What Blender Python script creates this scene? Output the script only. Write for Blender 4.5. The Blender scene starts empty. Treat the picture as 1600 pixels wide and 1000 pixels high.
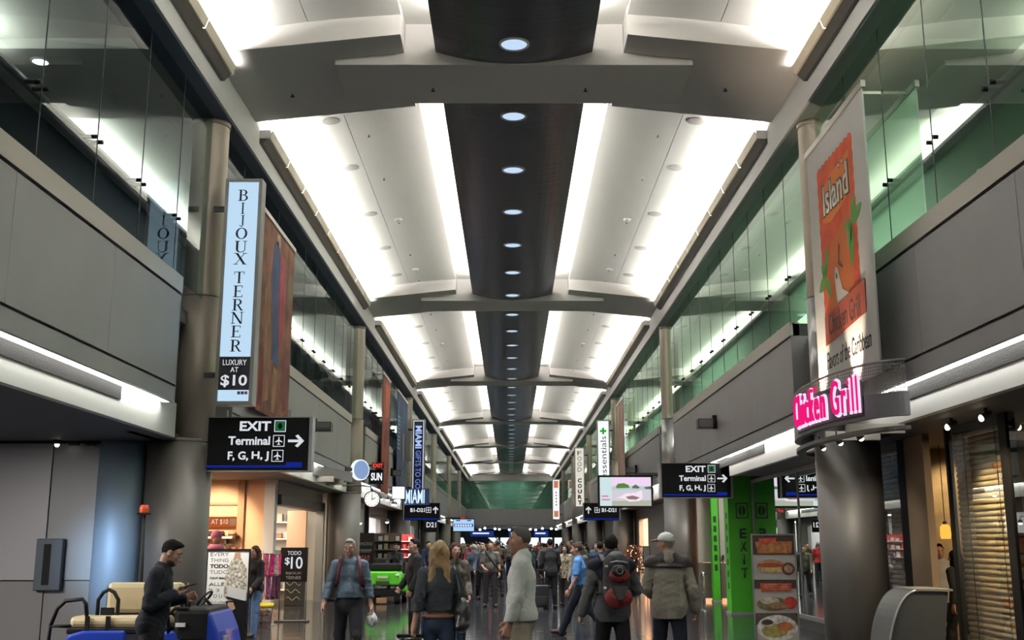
import bpy, bmesh, math, random
import numpy as np
from mathutils import Vector, Matrix, Euler

# ------------------------------------------------------------------ camera, world, exposure
S = bpy.context.scene
C = S.collection
PI = math.pi
random.seed(7)
cam_data = bpy.data.cameras.new('camera')
cam_data.sensor_width = 36.0
cam_data.lens = 36.0 * 1700.0 / 1600.0
cam_data.clip_end = 400
cam = bpy.data.objects.new('camera', cam_data)
C.objects.link(cam)
cam.location = (0, 0, 1.65)
cam.rotation_euler = (math.radians(90 + 11.67), 0, -0.00118)
S.camera = cam
world = bpy.data.worlds.new('world')
S.world = world
world.use_nodes = True
world.node_tree.nodes['Background'].inputs[0].default_value = (0.9, 0.95, 1.0, 1)
world.node_tree.nodes['Background'].inputs[1].default_value = 0.02
S.view_settings.view_transform = 'Standard'
S.view_settings.look = 'None'
EXPO = 0.6
S.view_settings.exposure = EXPO
S.view_settings.gamma = 1.0
S.view_settings.use_curve_mapping = False
S.cycles.max_bounces = 8
S.cycles.diffuse_bounces = 4
S.cycles.glossy_bounces = 4
S.cycles.transparent_max_bounces = 12
S.cycles.sample_clamp_indirect = 6.0
S.cycles.caustics_reflective = False
S.cycles.caustics_refractive = False
S.cycles.use_denoising = True

# light levels (radiance of the lamps of the place)
L_COVE, L_SLOT, L_MEZZ, L_STRIP, L_DOWN = 118.0, 26.0, 17.0, 13.0, .95

# ------------------------------------------------------------------ materials
MATS = {}
def srgb(h):
    h = h.lstrip('#')
    v = [int(h[i:i+2], 16) / 255 for i in (0, 2, 4)]
    return tuple(c / 12.92 if c <= .04045 else ((c + .055) / 1.055) ** 2.4 for c in v)

def mat(name, col, rough=.6, metal=0.0, spec=.5, noise=None, bump=None, aniso=0.0, coat=0.0):
    """col: hex or linear tuple; noise = (scale, amount, stretch) mottles the colour; bump = (scale, strength, stretch)."""
    if name in MATS: return MATS[name]
    m = bpy.data.materials.new(name); m.use_nodes = True
    nt = m.node_tree; b = nt.nodes['Principled BSDF']
    c = srgb(col) if isinstance(col, str) else col
    b.inputs['Base Color'].default_value = (*c, 1)
    b.inputs['Roughness'].default_value = rough
    b.inputs['Metallic'].default_value = metal
    b.inputs['Specular IOR Level'].default_value = spec
    if coat: b.inputs['Coat Weight'].default_value = coat
    tc = None
    def coords(stretch):
        nonlocal tc
        tc = tc or nt.nodes.new('ShaderNodeTexCoord')
        mp = nt.nodes.new('ShaderNodeMapping'); mp.inputs['Scale'].default_value = stretch
        nt.links.new(tc.outputs['Object'], mp.inputs[0]); return mp.outputs[0]
    if noise:
        sc, amt, st = noise
        n = nt.nodes.new('ShaderNodeTexNoise'); n.inputs['Scale'].default_value = sc; n.inputs['Detail'].default_value = 4
        nt.links.new(coords(st), n.inputs['Vector'])
        r = nt.nodes.new('ShaderNodeMapRange')
        r.inputs[1].default_value = .3; r.inputs[2].default_value = .7
        r.inputs[3].default_value = 1 - amt; r.inputs[4].default_value = 1 + amt
        nt.links.new(n.outputs[0], r.inputs[0])
        mx = nt.nodes.new('ShaderNodeMix'); mx.data_type = 'RGBA'; mx.blend_type = 'MULTIPLY'
        mx.inputs[0].default_value = 1; mx.inputs[6].default_value = (*c, 1)
        nt.links.new(r.outputs[0], mx.inputs[7]); nt.links.new(mx.outputs[2], b.inputs['Base Color'])
    if bump:
        sc, stn, st = bump
        n = nt.nodes.new('ShaderNodeTexNoise'); n.inputs['Scale'].default_value = sc; n.inputs['Detail'].default_value = 3
        nt.links.new(coords(st), n.inputs['Vector'])
        bp = nt.nodes.new('ShaderNodeBump'); bp.inputs['Strength'].default_value = stn; bp.inputs['Distance'].default_value = .02
        nt.links.new(n.outputs[0], bp.inputs['Height']); nt.links.new(bp.outputs[0], b.inputs['Normal'])
    MATS[name] = m; return m

def emit(name, col, strength):
    if name in MATS: return MATS[name]
    m = bpy.data.materials.new(name); m.use_nodes = True
    nt = m.node_tree; nt.nodes.clear()
    o = nt.nodes.new('ShaderNodeOutputMaterial'); e = nt.nodes.new('ShaderNodeEmission')
    c = srgb(col) if isinstance(col, str) else col
    if strength < 2.3: strength /= 2 ** EXPO
    e.inputs[0].default_value = (*c, 1); e.inputs[1].default_value = strength
    nt.links.new(e.outputs[0], o.inputs[0]); MATS[name] = m; return m

def glass(name, tint, refl=1.0, ior=1.5, tint2=(.9, .95, .92)):
    """thin pane: Fresnel mix of a tinted clear body and a mirror surface."""
    if name in MATS: return MATS[name]
    m = bpy.data.materials.new(name); m.use_nodes = True
    nt = m.node_tree; nt.nodes.clear()
    o = nt.nodes.new('ShaderNodeOutputMaterial'); t = nt.nodes.new('ShaderNodeBsdfTransparent')
    g = nt.nodes.new('ShaderNodeBsdfGlossy'); g.inputs['Roughness'].default_value = .0
    f = nt.nodes.new('ShaderNodeFresnel'); f.inputs[0].default_value = ior
    t.inputs[0].default_value = (*tint, 1); g.inputs[0].default_value = (*tint2, 1)
    mu = nt.nodes.new('ShaderNodeMath'); mu.operation = 'MULTIPLY'; mu.inputs[1].default_value = refl; mu.use_clamp = True
    mx = nt.nodes.new('ShaderNodeMixShader')
    nt.links.new(f.outputs[0], mu.inputs[0]); nt.links.new(mu.outputs[0], mx.inputs[0])
    nt.links.new(t.outputs[0], mx.inputs[1]); nt.links.new(g.outputs[0], mx.inputs[2])
    nt.links.new(mx.outputs[0], o.inputs[0]); MATS[name] = m; return m

# ------------------------------------------------------------------ mesh helpers
class MB:
    """collects shapes; build() links them as one mesh object."""
    def __init__(s): s.v, s.f, s.sm = [], [], []
    def add(s, vs, fs, smooth=False):
        o = len(s.v); s.v += [tuple(p) for p in vs]; s.f += [tuple(i + o for i in f) for f in fs]; s.sm += [smooth] * len(fs); return s
    def box(s, x0, x1, y0, y1, z0, z1, M=None, bev=0):
        x0, x1 = min(x0, x1), max(x0, x1); y0, y1 = min(y0, y1), max(y0, y1); z0, z1 = min(z0, z1), max(z0, z1)
        if bev:
            b = min(bev, (x1-x0)/2.01, (y1-y0)/2.01, (z1-z0)/2.01)
            bm = bmesh.new(); r = bmesh.ops.create_cube(bm, size=1)
            for v in bm.verts: v.co = Vector(((x0+x1)/2 + v.co.x*(x1-x0), (y0+y1)/2 + v.co.y*(y1-y0), (z0+z1)/2 + v.co.z*(z1-z0)))
            bmesh.ops.bevel(bm, geom=bm.edges[:], offset=b, segments=2, affect='EDGES', profile=.5)
            bm.verts.index_update()
            vs = [v.co.copy() for v in bm.verts]; fs = [[v.index for v in f.verts] for f in bm.faces]; bm.free()
        else:
            vs = [Vector(p) for p in ((x0,y0,z0),(x1,y0,z0),(x1,y1,z0),(x0,y1,z0),(x0,y0,z1),(x1,y0,z1),(x1,y1,z1),(x0,y1,z1))]
            fs = [(0,3,2,1),(4,5,6,7),(0,1,5,4),(1,2,6,5),(2,3,7,6),(3,0,4,7)]
        if M is not None: vs = [M @ v for v in vs]
        return s.add(vs, fs)
    def prism(s, pts, axis, a, b, smooth=False, cap=True):
        """pts: outline in the other two axes (in order x,y,z without axis), extruded from a to b along axis."""
        n = len(pts)
        def mk(p, t):
            q = list(p); q.insert(axis, t); return q
        vs = [mk(p, a) for p in pts] + [mk(p, b) for p in pts]
        fs = [(i, (i+1) % n, n + (i+1) % n, n + i) for i in range(n)]
        s.add(vs, fs, smooth)
        if cap: 
            o = len(s.v) - 2*n
            s.f += [tuple(o + i for i in range(n))[::-1], tuple(o + n + i for i in range(n))]; s.sm += [False, False]
        return s
    def cyl(s, p, q, r0, r1=None, n=16, cap=True, smooth=True):
        r1 = r0 if r1 is None else r1
        p, q = Vector(p), Vector(q); d = (q - p).normalized()
        u = d.orthogonal().normalized(); w = d.cross(u)
        vs = []
        for c, r in ((p, r0), (q, r1)):
            for i in range(n):
                a = 2*PI*i/n; vs.append(c + (u*math.cos(a) + w*math.sin(a))*r)
        o = len(s.v)
        s.add(vs, [(i, (i+1) % n, n + (i+1) % n, n + i) for i in range(n)], smooth)
        if cap:
            s.f += [tuple(o + i for i in range(n))[::-1], tuple(o + n + i for i in range(n))]; s.sm += [False, False]
        return s
    def tube(s, pts, r, n=8):
        pts = [Vector(p) for p in pts]
        m = len(pts); vs = []
        u = None
        for i, p in enumerate(pts):
            d = (pts[min(i+1, m-1)] - pts[max(i-1, 0)]).normalized()
            u = d.orthogonal().normalized() if u is None else (u - d*u.dot(d)).normalized()
            w = d.cross(u); rr = r[i] if isinstance(r, (list, tuple)) else r
            vs += [p + (u*math.cos(2*PI*k/n) + w*math.sin(2*PI*k/n))*rr for k in range(n)]
        fs = [(i*n + k, i*n + (k+1) % n, (i+1)*n + (k+1) % n, (i+1)*n + k) for i in range(m-1) for k in range(n)]
        o = len(s.v); s.add(vs, fs, True)
        s.f += [tuple(o + k for k in range(n))[::-1], tuple(o + (m-1)*n + k for k in range(n))]; s.sm += [False, False]
        return s
    def ball(s, c, r, n=12, m=8, M=None):
        r = (r, r, r) if not hasattr(r, '__len__') else r
        vs = [Vector((0, 0, r[2]))]
        for j in range(1, m):
            t = PI*j/m
            for i in range(n):
                a = 2*PI*i/n; vs.append(Vector((r[0]*math.sin(t)*math.cos(a), r[1]*math.sin(t)*math.sin(a), r[2]*math.cos(t))))
        vs.append(Vector((0, 0, -r[2])))
        fs = [(0, 1+i, 1+(i+1) % n) for i in range(n)]
        for j in range(m-2):
            fs += [(1+j*n+i, 1+(j+1)*n+i, 1+(j+1)*n+(i+1) % n, 1+j*n+(i+1) % n) for i in range(n)]
        k = 1+(m-2)*n
        fs += [(k+i, len(vs)-1, k+(i+1) % n) for i in range(n)]
        if M is not None: vs = [M @ v for v in vs]
        return s.add([v + Vector(c) for v in vs], fs, True)
    def lathe(s, prof, c=(0, 0, 0), n=20, smooth=True):
        """prof: (radius, z) list"""
        vs = [(c[0]+r*math.cos(2*PI*i/n), c[1]+r*math.sin(2*PI*i/n), c[2]+z) for r, z in prof for i in range(n)]
        fs = [(j*n+i, j*n+(i+1) % n, (j+1)*n+(i+1) % n, (j+1)*n+i) for j in range(len(prof)-1) for i in range(n)]
        return s.add(vs, fs, smooth)
    def quad(s, a, b, c, d): return s.add([a, b, c, d], [(0, 1, 2, 3)])
    def poly(s, pts): return s.add(pts, [tuple(range(len(pts)))])
    def mesh(s, name, m):
        me = bpy.data.meshes.new(name); me.from_pydata([tuple(v) for v in s.v], [], s.f)
        me.polygons.foreach_set('use_smooth', s.sm); me.materials.append(m); me.update(); return me
    def build(s, name, m, parent=None, kind=None):
        o = bpy.data.objects.new(name, s.mesh(name, m)); C.objects.link(o)
        if parent is not None: o.parent = parent
        if kind: o['kind'] = kind
        return o

def struct(name, mb, m): return mb.build(name, m, None, 'structure')
def thing(name, label, cat, loc=(0, 0, 0), rz=0.0, group=None):
    o = bpy.data.objects.new(name, None); C.objects.link(o); o.empty_display_size = .1
    o.location = loc; o.rotation_euler = (0, 0, rz); o['label'] = label; o['category'] = cat
    if group: o['group'] = group
    return o
def tag(o, label, cat, group=None):
    o['label'] = label; o['category'] = cat
    if group: o['group'] = group
    return o
def dup(root, loc=None, rz=None, label=None, group=None):
    kids = {}
    for o in bpy.data.objects:
        if o.parent is not None: kids.setdefault(o.parent.name, []).append(o)
    def cp(o, par):
        c = o.copy(); C.objects.link(c)
        if par is not None: c.parent = par
        for k in kids.get(o.name, []): cp(k, c)
        return c
    r = cp(root, None)
    if loc is not None: r.location = loc
    if rz is not None: r.rotation_euler = (0, 0, rz)
    if label: r['label'] = label
    if group: r['group'] = group
    return r

def text_mesh(body, size, extrude=.004, offset=0.0, align='CENTER', spacing=1.0, shear=0.0, line=1.0):
    cu = bpy.data.curves.new('lettering', 'FONT')
    cu.body = body; cu.size = size; cu.extrude = extrude; cu.offset = offset
    cu.align_x = align; cu.align_y = 'CENTER'; cu.space_character = spacing; cu.shear = shear; cu.space_line = line
    cu.resolution_u = 3
    o = bpy.data.objects.new('lettering', cu); C.objects.link(o)
    bpy.context.view_layer.update()
    dg = bpy.context.evaluated_depsgraph_get()
    me = bpy.data.meshes.new_from_object(o.evaluated_get(dg))
    bpy.data.objects.remove(o); bpy.data.curves.remove(cu)
    return me
FRONT = Euler((PI/2, 0, 0)).to_matrix()              # reads from -Y (towards the camera)
WEST = Euler((PI/2, 0, -PI/2)).to_matrix()           # reads from -X (on the right-hand wall)
EAST = Euler((PI/2, 0, PI/2)).to_matrix()            # reads from +X (on the left-hand wall)
def lettering(name, body, size, m, loc, parent=None, R=FRONT, sx=1.0, extrude=.004, roll=0.0, **kw):
    me = text_mesh(body, size, extrude, **kw)
    T = R.to_4x4() @ Matrix.Rotation(roll, 4, 'Z') @ Matrix.Diagonal((sx, 1, 1, 1))
    me.transform(T); me.transform(Matrix.Translation(loc))
    me.materials.clear(); me.materials.append(m); me.name = name
    o = bpy.data.objects.new(name, me); C.objects.link(o)
    if parent is not None: o.parent = parent
    return o
# ------------------------------------------------------------------ the building
XC = .05                                   # the hall's axis
BAY = 17.1
CY = [16.9 + BAY*k for k in range(6)]      # column and beam lines
END = 119.4
Y0 = -14.0
E0 = 1.65                                  # eye height, heights above it are written as E0 + h

white = mat('white_ceiling', (.80, .79, .76), .7)
beam_m = mat('grey_beam_paint', (.74, .715, .70), .75)
header_m = mat('header_paint', (.72, .715, .70), .6)
barrel_m = mat('dark_ceiling_metal', (.022, .025, .037), .25, .2, bump=(1.0, .22, (.4, 9, .4)))
steel = mat('brushed_steel', (.50, .435, .365), .5, .45, noise=(3, .08, (1, 1, .15)))
steel_hi = mat('polished_steel', (.55, .55, .56), .3, .8, bump=(2.2, .035, (1, 1, 3)))
steel_lo = mat('dark_clad_steel', (.21, .195, .18), .5, .45, noise=(2, .06, (1, 1, .1)))
fascia_m = mat('fascia_metal', (.325, .32, .335), .45, .3, noise=(1.3, .04, (1, 1, 1)))
cap_m = mat('sill_metal', (.44, .41, .37), .36, .6)
black = mat('black', (.008, .008, .009), .55, 0, .2)
dark = mat('dark_grey', (.035, .035, .038), .5)
mid = mat('mid_grey', (.16, .16, .16), .55)
bulk_m = mat('bulkhead_white', (.74, .74, .71), .5)
soffit_m = mat('dark_soffit', (.085, .082, .092), .65)
lamp_m = emit('cove_lamp', (1.0, .97, .91), L_COVE)
slot_m = emit('slot_lamp', (1.0, .96, .86), L_SLOT)
mezz_m = emit('upper_cove_lamp', (1.0, .96, .86), L_MEZZ)
strip_m = emit('strip_lamp', (1.0, .98, .92), L_STRIP)
down_m = emit('downlight_lamp', (.60, .77, 1.0), L_DOWN)
lum_m = mat('cream_reflector', (.72, .64, .50), .5)
glass_r = glass('green_glass', (.50, .66, .55), .66, tint2=(.76, .87, .79))
glass_l = glass('grey_glass', (.52, .64, .62), .8)
shop_glass = glass('shop_glass', (.75, .8, .78), 1.6)

# floor: dark polished stone slabs
fm = mat('polished_stone_floor', (.032, .032, .034), .10, 0, .66, noise=(1.7, .35, (1, 1, 1)))
nt = fm.node_tree; pb = nt.nodes['Principled BSDF']
tcn = nt.nodes.new('ShaderNodeTexCoord'); br = nt.nodes.new('ShaderNodeTexBrick')
br.inputs['Scale'].default_value = 1.0; br.inputs['Brick Width'].default_value = .61; br.inputs['Row Height'].default_value = .61
br.inputs['Mortar Size'].default_value = .004; br.offset = 0
br.inputs['Color1'].default_value = (.5, .5, .5, 1); br.inputs['Color2'].default_value = (.54, .54, .54, 1); br.inputs['Mortar'].default_value = (.2, .2, .2, 1)
nt.links.new(tcn.outputs['Object'], br.inputs['Vector'])
wv = nt.nodes.new('ShaderNodeTexNoise'); wv.inputs['Scale'].default_value = 2.2; wv.inputs['Detail'].default_value = 1
nt.links.new(tcn.outputs['Object'], wv.inputs['Vector'])
bp2 = nt.nodes.new('ShaderNodeBump'); bp2.inputs['Strength'].default_value = .06; bp2.inputs['Distance'].default_value = .05
nt.links.new(wv.outputs[0], bp2.inputs['Height'])
bp1 = nt.nodes.new('ShaderNodeBump'); bp1.inputs['Strength'].default_value = .15; bp1.inputs['Distance'].default_value = .004
nt.links.new(br.outputs['Color'], bp1.inputs['Height']); nt.links.new(bp2.outputs[0], bp1.inputs['Normal']); nt.links.new(bp1.outputs[0], pb.inputs['Normal'])
struct('floor', MB().box(-15, 15, -1, 150, -.2, 0), fm)

sides = ((-1, 'left'), (1, 'right'))
X = lambda s, a: XC + s*a
spans = [(Y0, CY[0]-1.4)] + [(CY[k]+1.4, (CY[k+1] if k < 5 else END+1.4)-1.4) for k in range(6)]

# --- ceiling panels, slot lining, dark barrel
ceil = MB()
for (a, b) in spans:
    for s, _ in sides:
        n = 8; top = []; low = []
        for i in range(n+1):
            t = i/n; x = 4.62 + (1.75-4.62)*t
            z = E0 + 7.66 + .36*t + .05*math.sin(PI*t)
            low.append((X(s, x), z))
        seam = 4                                                     # a fine joint runs along the panel
        for (i0, i1) in ((0, seam), (seam, n)):
            p = low[i0:i1+1]
            if i0: p = [(p[0][0]-s*.012, p[0][1])] + p[1:]
            ceil.prism(p + [(q[0], q[1]+.05) for q in p[::-1]], 1, a, b)
for s, _ in sides:
    pass
ceil.box(XC-1.95, XC+1.95, Y0, END, E0+8.18, E0+8.24)
ceil.box(XC-5.4, XC+5.4, Y0, END, E0+8.5, E0+8.6)
struct('ceiling', ceil, white)
bar = MB(); n = 20; lo = []
for i in range(n+1):
    t = -1 + 2*i/n
    lo.append((XC + 1.25*t, E0 + 7.50 + .20*t*t))
bar.prism(lo + [(XC+1.25, E0+7.78), (XC-1.25, E0+7.78)], 1, Y0, END, smooth=False)
o = struct('ceiling_barrel', bar, barrel_m)
slots = MB()
for (a, b) in spans:
    for s, _ in sides:
        slots.box(X(s, 1.0), X(s, 1.16), a+.15, b-.15, E0+7.80, E0+7.86)
struct('slot_lamps', slots, slot_m)

# --- beams: two sloping wings and a flat tapered plate between them
for k, c in enumerate(CY + [END+.2]):
    w = MB()
    for s, _ in sides:
        w.prism([(X(s, 4.62), E0+7.38), (X(s, 1.75), E0+7.69), (X(s, 1.75), E0+8.18), (X(s, 4.62), E0+8.18)], 1, c-1.4, c+1.4)
    w.prism([(X(-1, 2.85), E0+7.48), (X(1, 2.85), E0+7.48), (X(1, 2.85), E0+7.58), (X(1, 1.75), E0+7.70), (X(1, 1.74), E0+8.18),
             (X(-1, 1.74), E0+8.18), (X(-1, 1.75), E0+7.70), (X(-1, 2.85), E0+7.58)], 1, c-.76, c+.78)
    struct('ceiling_beam', w, beam_m)

# --- headers, upper floors, columns, fascias
hd = {}
for s, side in sides:
    h = MB(); h.box(X(s, 4.60), X(s, 5.25), Y0, END, E0+6.80, E0+7.68)
    ho = struct('trim_%d' % (1 if s < 0 else 2), h, header_m)
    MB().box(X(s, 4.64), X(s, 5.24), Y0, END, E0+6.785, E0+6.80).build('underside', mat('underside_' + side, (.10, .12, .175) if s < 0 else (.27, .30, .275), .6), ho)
    um = MB(); um.box(X(s, 5.1), X(s, 8.3), Y0, END, 5.0, 5.2)
    struct('floor_upper_' + side, um, mid)
    wallc = mat('upper_wall_' + side, (.02, .03, .045) if s < 0 else (.33, .55, .38), .6)
    struct('wall_upper_' + side, MB().box(X(s, 8.1), X(s, 8.3), Y0, END+8, 5.2, 9.5), wallc)
    uc = MB()
    for (a, b) in spans: uc.box(X(s, 5.25), X(s, 8.1), a, b, E0+7.62, E0+7.68)
    struct('ceiling_upper_' + side, uc, white)
    ub = MB()
    for c in CY: ub.box(X(s, 5.25), X(s, 8.1), c-1.4, c+1.4, E0+7.45, E0+7.7)
    ub.box(X(s, 7.72), X(s, 8.1), Y0, END, E0+7.20, E0+7.25)
    struct('ceiling_beam_upper_' + side, ub, beam_m)
    for (a, b) in spans[:5]:
        la = bpy.data.lights.new('upper_hall_fill', 'AREA'); la.shape = 'RECTANGLE'; la.size = 1.6; la.size_y = 10; la.energy = 380 if s > 0 else 34; la.color = (1, .98, .92) if s > 0 else (.7, .85, 1)  # unseen area lights added to brighten the upper floor behind the glass
        o = bpy.data.objects.new('upper_hall_fill', la); C.objects.link(o); o.location = (X(s, 6.4), max(0, a)*.5+b*.5, E0+7.40)
    ul = MB()
    for (a, b) in spans: ul.box(X(s, 7.85), X(s, 7.95), a+.2, b-.2, E0+7.26, E0+7.30)
    struct('upper_cove_' + side, ul, mezz_m)
    # handrail behind the glass
    hr = MB(); hr.tube([(X(s, 5.02), Y0, 6.26), (X(s, 5.02), END, 6.26)], .022, 8)
    struct('upper_handrail_' + side, hr, dark)
nwin = 0
for s, side in sides:
    for i, (a, b) in enumerate([(Y0, CY[0])] + [(CY[k], CY[k+1] if k < 5 else END) for k in range(6)]):
        a2 = a + (.33 if i else 0); b2 = b - .33
        nwin += 1
        n = max(1, round((b2-a2)/1.5)); g = MB(); cl = MB(); stp = (b2-a2)/n
        for j in range(n):
            g.quad((X(s, 4.86), a2+j*stp+.006, 5.40), (X(s, 4.86), a2+(j+1)*stp-.006, 5.40), (X(s, 4.86), a2+(j+1)*stp-.006, 8.46), (X(s, 4.86), a2+j*stp+.006, 8.46))
            if j:
                for dy in (-.09, .09):
                    cl.cyl((X(s, 4.83), a2+j*stp+dy, 6.27), (X(s, 5.0), a2+j*stp+dy, 6.27), .026, n=10)
        w = struct('window_%d' % nwin, g, glass_l if s < 0 else glass_r)
        cl.build('glass_fitting', black, w)
        jm = MB()
        for j in range(1, n): jm.box(X(s, 4.855), X(s, 4.866), a2+j*stp-.006, a2+j*stp+.006, 5.42, 8.45)
        jm.build('glass_joint', mat('joint_grey', (.03, .04, .036), .5), w)
    for k, c in enumerate(CY):
        u = MB(); u.cyl((X(s, 4.97), c, 5.5), (X(s, 4.97), c, E0+6.8), .29, n=28, cap=False)
        u.cyl((X(s, 4.97), c, E0+6.70), (X(s, 4.97), c, E0+6.81), .305, n=28)
        col = struct('column', u, steel)
        m_ = MB(); m_.cyl((X(s, 4.98), c, 3.2), (X(s, 4.98), c, 5.48), .315, n=28)
        m_.build('middle_shaft', steel_hi if (s > 0 and k < 2) else steel, col)
        l = MB(); l.cyl((X(s, 5.165), c, 0.1), (X(s, 5.165), c, 3.18), .49, n=36); l.cyl((X(s, 5.165), c, 3.18), (X(s, 5.165), c, 3.24), .46, n=36)
        l.build('lower_cladding', steel_lo, col)
        b_ = MB(); b_.cyl((X(s, 5.165), c, 0), (X(s, 5.165), c, .1), .505, n=36); b_.build('base_ring', dark, col)
    # fascias between the columns, with their gaps
    for i, (a, b) in enumerate([(Y0, CY[0]-1.6)] + [(CY[k]+1.6, (CY[k+1] if k < 5 else END+1.6)-1.6) for k in range(6)]):
        f = MB(); n = max(1, round((b-a)/2.75)); stp = (b-a)/n
        for j in range(n):
            f.box(X(s, 4.80), X(s, 4.84), a+j*stp+.004, a+(j+1)*stp-.004, 3.87, 5.165)
        f.box(X(s, 4.80), X(s, 4.86), a, b, 3.62, 3.835)
        fo = struct('wall_fascia_' + side, f, fascia_m)
        MB().box(X(s, 4.785), X(s, 4.95), a, b, 5.20, 5.44).build('sill_cap', cap_m, fo)
        MB().box(X(s, 4.842), X(s, 5.15), a, b, 3.66, 5.41).build('backing', dark, fo)
        MB().box(X(s, 4.80), X(s, 5.15), b-.02, b+.01, 3.62, 5.19).build('end_return', fascia_m, fo)
        MB().box(X(s, 4.80), X(s, 5.15), a-.01, a+.02, 3.62, 5.19).build('end_return', fascia_m, fo)
        bk = MB(); bk.box(X(s, 5.0), X(s, 5.10), a-.3, 25.3 if (s > 0 and i == 1) else b+.75, 3.2, 3.70)
        bo = struct('wall_bulkhead_' + side, bk, bulk_m)
        vy0, vy1 = (a + .8, b - 1.6) if i == 0 else (a+3.2, b-3.0)
        MB().box(X(s, 4.985), X(s, 5.01), vy0, vy1, 3.45, 3.62).build('air_grille', mat('grille', (.007, .0065, .006), .8, 0, bump=(60, .6, (1, 1, 1))), bo)
        ls = MB(); ns = 3; 
        for j in range(ns):
            q0 = a + (b-a)*j/ns + (.15 if j else .05); q1 = a + (b-a)*(j+1)/ns - .05
            ls.box(X(s, 4.87), X(s, 4.94), q0, q1, 3.625, 3.658)
        struct('strip_lamps_' + side, ls, strip_m)
    # the wall behind each column, in the gap between two fascias
    for c in CY:
        struct('wall_recess_' + side, MB().box(X(s, 5.32), X(s, 5.45), c-1.7, c+1.7, 3.2, 5.2), mid)
    so = MB()
    if s < 0: so.box(X(s, 5.1), X(s, 12.5), Y0, END, 3.2, 3.3)
    else: so.box(X(s, 5.1), X(s, 10.5), Y0, 25.3, 3.2, 3.3); so.box(X(s, 5.1), X(s, 10.5), 33.4, END, 3.2, 3.3); so.box(X(s, 5.0), X(s, 10.5), 25.3, 33.4, 4.3, 4.4)
    struct('ceiling_soffit_' + side, so, soffit_m)

# --- far end of the hall
e = MB(); e.box(XC-6, XC+6, END, END+.3, 3.62, 5.44)
struct('wall_end_fascia', e, fascia_m)
struct('wall_end_header', MB().box(XC-6, XC+6, END-.05, END+.3, E0+6.8, E0+8.4), header_m)
nwin += 1
struct('window_%d' % nwin, MB().quad((XC-4.9, END+.1, 5.40), (XC+4.9, END+.1, 5.40), (XC+4.9, END+.1, 8.46), (XC-4.9, END+.1, 8.46)), glass('end_glass', (.5, .72, .6), 3.0, tint2=(.6, .8, .68)))
struct('wall_end_upper', MB().box(XC-8, XC+8, END+6, END+6.2, 5.2, 9.5), mat('upper_wall_end', (.17, .27, .22), .6))
la = bpy.data.lights.new('end_hall_fill', 'AREA'); la.size = 3; la.energy = 130; la.color = (.85, 1, .95)  # unseen area light added to brighten the wall behind the end glass
o = bpy.data.objects.new('end_hall_fill', la); C.objects.link(o); o.location = (XC, END+3.2, 9.3)
struct('ceiling_end_hall', MB().box(-15, 15, END, 146, 3.62, 3.7), mid)
eh = struct('wall_end', MB().box(-15, 15, 144, 144.2, 0, 3.7), mid)
daylight = emit('daylit_pane', (.78, .92, 1.0), 1.25)
for i in range(9):
    x = -7.6 + 1.75*i
    nwin += 1
    w = struct('window_%d' % nwin, MB().box(x-.72, x+.72, 143.85, 143.9, .3, 2.55), daylight)
    fr = MB(); fr.box(x-.80, x-.72, 143.8, 143.95, 0, 2.7); fr.box(x+.72, x+.80, 143.8, 143.95, 0, 2.7); fr.box(x-.8, x+.8, 143.8, 143.95, 2.55, 2.7)
    fr.build('window_frame', dark, w)
# ------------------------------------------------------------------ lamps and fittings of the ceiling
ORD = ['nearest', 'second', 'third', 'fourth', 'fifth', 'sixth', 'seventh']
proto = {}
for s, side in sides:
    for i, (a, b) in enumerate(spans):
        a2, b2 = (a, b+.45) if i == 0 else (a+.35, b+.3)
        if i == 6: b2 = b
        L = b2 - a2
        t = thing('cove_light', 'linear cove uplight with dark underside along %s ceiling edge, %s bay from camera' % (side, ORD[i]), 'cove light',
                  (X(s, 4.6), a2, E0+7.12), 0, 'linear uplights along the ceiling edges')
        h = MB(); h.prism([(0, 0), (0, .24), (-s*.02, .24), (-s*.10, .10), (-s*.155, .10), (-s*.06, 0)], 1, 0, L)
        h.build('housing', mat('bronze_housing', (.085, .078, .066), .45, .3), t)
        r = MB(); n = max(2, round(L/1.55))
        for j in range(n):
            r.prism([(-s*.10, .105), (-s*.185, .105), (-s*.235, .24), (-s*.215, .24), (-s*.165, .13), (-s*.10, .13)], 1, j*L/n+.012, (j+1)*L/n-.012)
        r.build('reflector', lum_m, t)
        for q in (0, L): MB().box(0, -s*.2, q-.012, q+.012, .09, .25).build('end_cap', header_m, t)
        MB().box(-s*.06, -s*.12, .05, L-.05, .17, .20).build('tube', lamp_m, t)

# downlights in the dark centre strip
base = None
for j in range(36):
    y = 15.45 + 2.85*j
    if base is None:
        base = thing('downlight', 'x', 'downlight', (XC, y, E0+7.50))
        MB().lathe([(.235, .03), (.235, -.012), (.205, -.02), (.195, .02)], n=28).build('trim_ring', mat('ring_white', (.6, .6, .6), .4), base)
        MB().lathe([(.20, .0), (.12, -.010), (.0, -.014)], n=28).build('lamp', down_m, base)
        t = base
    else:
        t = dup(base, (XC, y, E0+7.50))
    if j < 24:
        la = bpy.data.lights.new('downlight_beam', 'SPOT'); la.energy = 1500 if j < 9 else 750; la.color = (.92, .95, 1); la.spot_size = math.radians(88); la.spot_blend = .7; la.shadow_soft_size = .19
        o = bpy.data.objects.new('downlight_beam', la); C.objects.link(o); o.location = (XC, y, E0+7.45)
    w = ['first', 'second', 'third', 'fourth', 'fifth', 'sixth', 'seventh', 'eighth', 'ninth', 'tenth', 'eleventh', 'twelfth']
    if j < 12: t['label'] = 'round white downlight, %s from camera in the dark central ceiling strip' % w[j]
    else: t['label'] = 'small far downlight in the distant part of the dark ceiling strip'
    t['group'] = 'downlights in the dark ceiling strip' if j < 12 else 'far downlights in the ceiling strip'

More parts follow.
